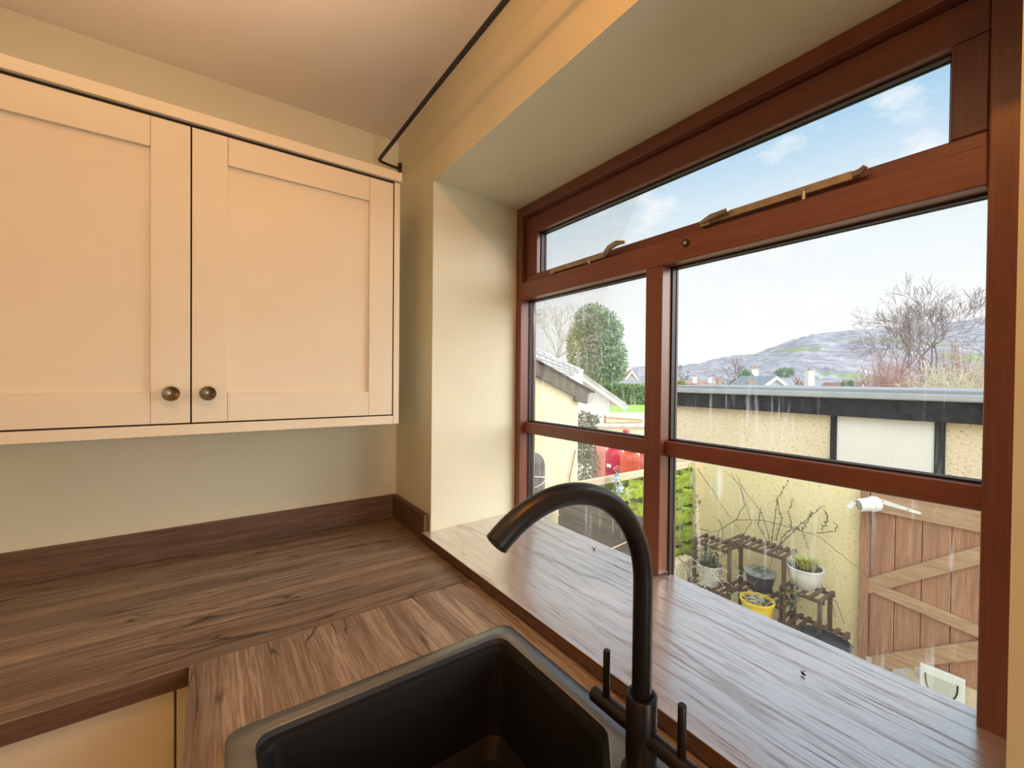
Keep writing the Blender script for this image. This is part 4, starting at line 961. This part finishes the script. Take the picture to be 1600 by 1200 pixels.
foliage('evergreen_tree', 'large rounded evergreen tree behind the white house', 'tree', [eb(937, 520, 34, 36), eb(942, 560, 36, 34), eb(903, 545, 16, 40), eb(925, 500, 26, 24), eb(955, 578, 22, 22), eb(920, 575, 24, 24)], 15000, .17, 'evergreen', (v3(at_d(937, 600, D).x, at_d(937, 600, D).y, .0), at_d(937, 540, D), .22), mats=['evergreen', 'evergreen', 'evergreen_y', 'evergreen', 'evergreen', 'evergreen'])

# ------------------------------------------------------------------ village roofs
def house(name, label, u0, u1, vr, ve, D, depth, mat, gable=None, wallm='white_render', grp=None, cat='house'):
    a, b = pu(u0, D), pu(u1, D); zr_, ze = at_d(800, vr, D).z, at_d(800, ve, D).z
    c = fl2(D, (a + b) / 2); t = thing(name, label, cat, (c[0], c[1], -2))
    if gable:
        m = (a + b) / 2
        obj('wall', facing_prism([(a + .3, -2), (b - .3, -2), (b - .3, ze), (m, zr_ - .15), (a + .3, ze)], D, D + depth), M[wallm], t)
        w2 = .35
        for s in (a, b):
            obj('roof', facing_prism([(m, zr_ + .1), (s, ze), (s, ze - w2), (m, zr_ - w2)], D - .3, D + depth), M[mat], t)
            obj('bargeboard', facing_prism([(m, zr_), (s, ze - .05), (s, ze - w2 - .25), (m, zr_ - w2 - .15)], D - .45, D - .3), M['white_board'], t)
    else:
        m_ = MB(); f = [(a, ze, D), (b, ze, D), (b, zr_, D + depth / 2), (a, zr_, D + depth / 2), (b, ze, D + depth), (a, ze, D + depth)]
        vs = [(*fl2(d, s), z) for s, z, d in f]; vs2 = [(x, y, z - .15) for x, y, z in vs]
        m_.add(vs, [(0, 1, 2, 3), (3, 2, 4, 5)]); m_.add(vs2, [(0, 3, 2, 1), (3, 5, 4, 2)]); m_.add(vs + vs2, [(0, 6, 7, 1), (1, 7, 8, 2), (0, 3, 9, 6)])
        obj('roof', m_, M[mat], t)
        wl = MB(); wl.add([(*fl2(D + .4, a + .3), -2), (*fl2(D + .4, b - .3), -2), (*fl2(D + depth - .4, b - .3), -2), (*fl2(D + depth - .4, a + .3), -2), (*fl2(D + .4, a + .3), ze), (*fl2(D + .4, b - .3), ze), (*fl2(D + depth - .4, b - .3), ze), (*fl2(D + depth - .4, a + .3), ze)], [(0, 3, 2, 1), (4, 5, 6, 7), (0, 1, 5, 4), (1, 2, 6, 5), (2, 3, 7, 6), (3, 0, 4, 7)])
        for sx in (a + .3, b - .3): wl.add([(*fl2(D + .4, sx), ze), (*fl2(D + depth - .4, sx), ze), (*fl2(D + depth / 2, sx), zr_ - .2)], [(0, 1, 2)])
        obj('wall', wl, M[wallm], t)
    return t
def chimney(t, u0, u1, vt, vb, D, mat='chimney', pots=1):
    a, b = pu(u0, D), pu(u1, D); z0, z1 = at_d(800, vb, D).z, at_d(800, vt, D).z
    o = obj('chimney', facing_prism([(a, z0), (b, z0), (b, z1), (a, z1)], D, D + (b - a)), M[mat], t)
    for k in range(pots):
        s = a + (b - a) * (k + .5) / pots; x, y = fl2(D + (b - a) / 2, s); obj('chimney_pot', MB().lathe([((b - a) * .16, z1), ((b - a) * .13, z1 + (b - a) * .5), (0, z1 + (b - a) * .5)], (x, y, 0), 10), M['terracotta'], o)
h1 = house('village_house', 'house with a terracotta tiled roof above the left end of the garage', 1082, 1124, 592, 606, 70, 9, 'terracotta'); chimney(h1, 1083, 1089, 586, 596, 72); chimney(h1, 1107, 1112, 587, 596, 73); chimney(h1, 1122, 1128, 588, 598, 71, 'brick')
h2 = house('village_house', 'long pale grey roofed house with a cream chimney left of the white gable', 1172, 1262, 587, 606, 78, 10, 'grey_roof'); chimney(h2, 1175, 1185, 573, 600, 76, 'chimney', 2); chimney(h2, 1171, 1180, 592, 604, 60, 'brick', 0)
h3 = house('village_house', 'white gabled house facing the window at the middle of the garage roof', 1184, 1238, 584, 603, 60, 9, 'grey_roof', True)
h4 = house('village_house', 'grey slate roofed house beside the tall cream chimney', 1250, 1338, 590, 606, 66, 10, 'grey_roof'); chimney(h4, 1263, 1273, 575, 608, 58, 'chimney', 1)
h5 = house('village_house', 'tiny white gabled house at the foot of the reddish shrub', 1336, 1356, 594, 604, 50, 6, 'terracotta', True)
h6 = house('village_house', 'pale house with a gable seen over the clipped hedge', 972, 1000, 577, 594, 76, 9, 'terracotta', True, 'chimney'); chimney(h6, 978, 986, 573, 585, 77)
h7 = house('village_house', 'long low grey roof just above the clipped hedge', 945, 1012, 591, 601, 55, 8, 'grey_roof')
h8 = house('village_house', 'low pale roof right behind the top of the garage', 1100, 1180, 600, 608, 40, 6, 'white_render')
for (lab, u, v, ru, rv, D, mt, n) in (('dark green conifer beside the cream chimney in the village', 1164, 590, 9, 12, 75, 'evergreen', 700), ('rounded dark bush above the right part of the garage roof', 1326, 601, 9, 6, 50, 'evergreen', 500), ('small green bush above the far left end of the garage', 1064, 600, 6, 4, 50, 'evergreen_y', 300), ('low green trees behind the orange roofs in the village', 1226, 582, 12, 6, 95, 'evergreen', 500)):
    c = at_d(u, v, D); foliage('village_bush', lab, 'shrub', [(c, (ru / FOC * D, ru / FOC * D, rv / FOC * D))], n, .35 * D / 60, mt, (v3(c.x, c.y, -2), c, .12))
for (lab, u, D, H, mat, sd) in (('hazy leafless tree above the terracotta roof', 1138, 104, 9, 'twig', 31), ('second hazy leafless tree left of the village conifer', 1152, 112, 11.5, 'twig', 32), ('rusty leafless tree left of the tall cream chimney', 1252, 62, 3.6, 'twig_red', 33), ('faint leafless trees at the left end of the village', 1068, 95, 7, 'twig', 34)):
    c = at_d(u, 606, D); bare_tree('village_tree', lab, v3(c.x, c.y, -1), H, mat, 2, 4, .8, .5, sd, .12, lean=.3, minr=.03)

# ------------------------------------------------------------------ hillside
hp = [(700, 588), (860, 582), (945, 577), (1000, 573), (1062, 573), (1100, 565), (1140, 556), (1180, 552), (1215, 540), (1240, 530), (1270, 522), (1300, 520), (1340, 515), (1400, 511), (1470, 505), (1535, 497), (1650, 490), (1850, 480)]
def ridge(u):
    for (a, va), (b, vb) in zip(hp, hp[1:]):
        if a <= u <= b: return va + (vb - va) * (u - a) / (b - a)
    return hp[-1][1]
hm = MB(); vs = []; NU, NV = 150, 34; rn = random.Random(2)
for j in range(NV + 1):
    for i in range(NU + 1):
        u = 700 + 1150 * i / NU; t = j / NV; D = 190 + 430 * t; q = at_d(u, ridge(u), 620)
        zz = -2 + (q.z + 2) * (t ** 1.15) + rn.uniform(-1.2, 1.2) * (1 if t > .1 else 0) + 3 * math.sin(u * .03 + t * 7) * t * (1 - t)
        x, y = fl2(D, pu(u, D)); vs.append((x, y, zz))
fs = [(j * (NU + 1) + i, j * (NU + 1) + i + 1, (j + 1) * (NU + 1) + i + 1, (j + 1) * (NU + 1) + i) for j in range(NV) for i in range(NU)]
struct('hillside', hm.add(vs, fs), M['hill'], smooth=True, fix=False)
struct('ground_valley', MB().add([(*fl2(27, -30), -1.2), (*fl2(27, 60), -1.2), (*fl2(200, 330), -2), (*fl2(200, -120), -2)], [(0, 1, 2, 3)]), M['valley'], fix=False)

# ------------------------------------------------------------------ dead insects on the sill
for lab, x, y, L_ in (('small dark dead insect on the white sill inside the tap arch', at_x(928, 861, .355), None, .009), ('tiny dark speck of an insect on the sill right of the tap', at_x(1254, 1073, .26), None, .006)):
    z = .942 - max(0, x.x) / .413 * (.004 + .013 * min(1, max(0, (-.33 - x.y) / 1.2)))
    fb = MB(); fb.lathe([(0, -L_), (.0016, -L_ * .8), (.0022, -L_ * .2), (.0016, L_ * .5), (0, L_ * .8)], (x.x, x.y, z + .0022), 10, (.5, .8, .02))
    t = thing('dead_insect', lab, 'insect', (x.x, x.y, z)); obj('body', fb, M['gasket'], t, True)
    wb = MB(); wb.leaf((x.x, x.y, z + .004), (.8, -.5, .5), (0, 0, 1), L_, .003); wb.leaf((x.x, x.y, z + .004), (-.5, .9, .6), (0, 0, 1), L_, .003); obj('wings', wb, M['dark_grey'], t, fix=False)
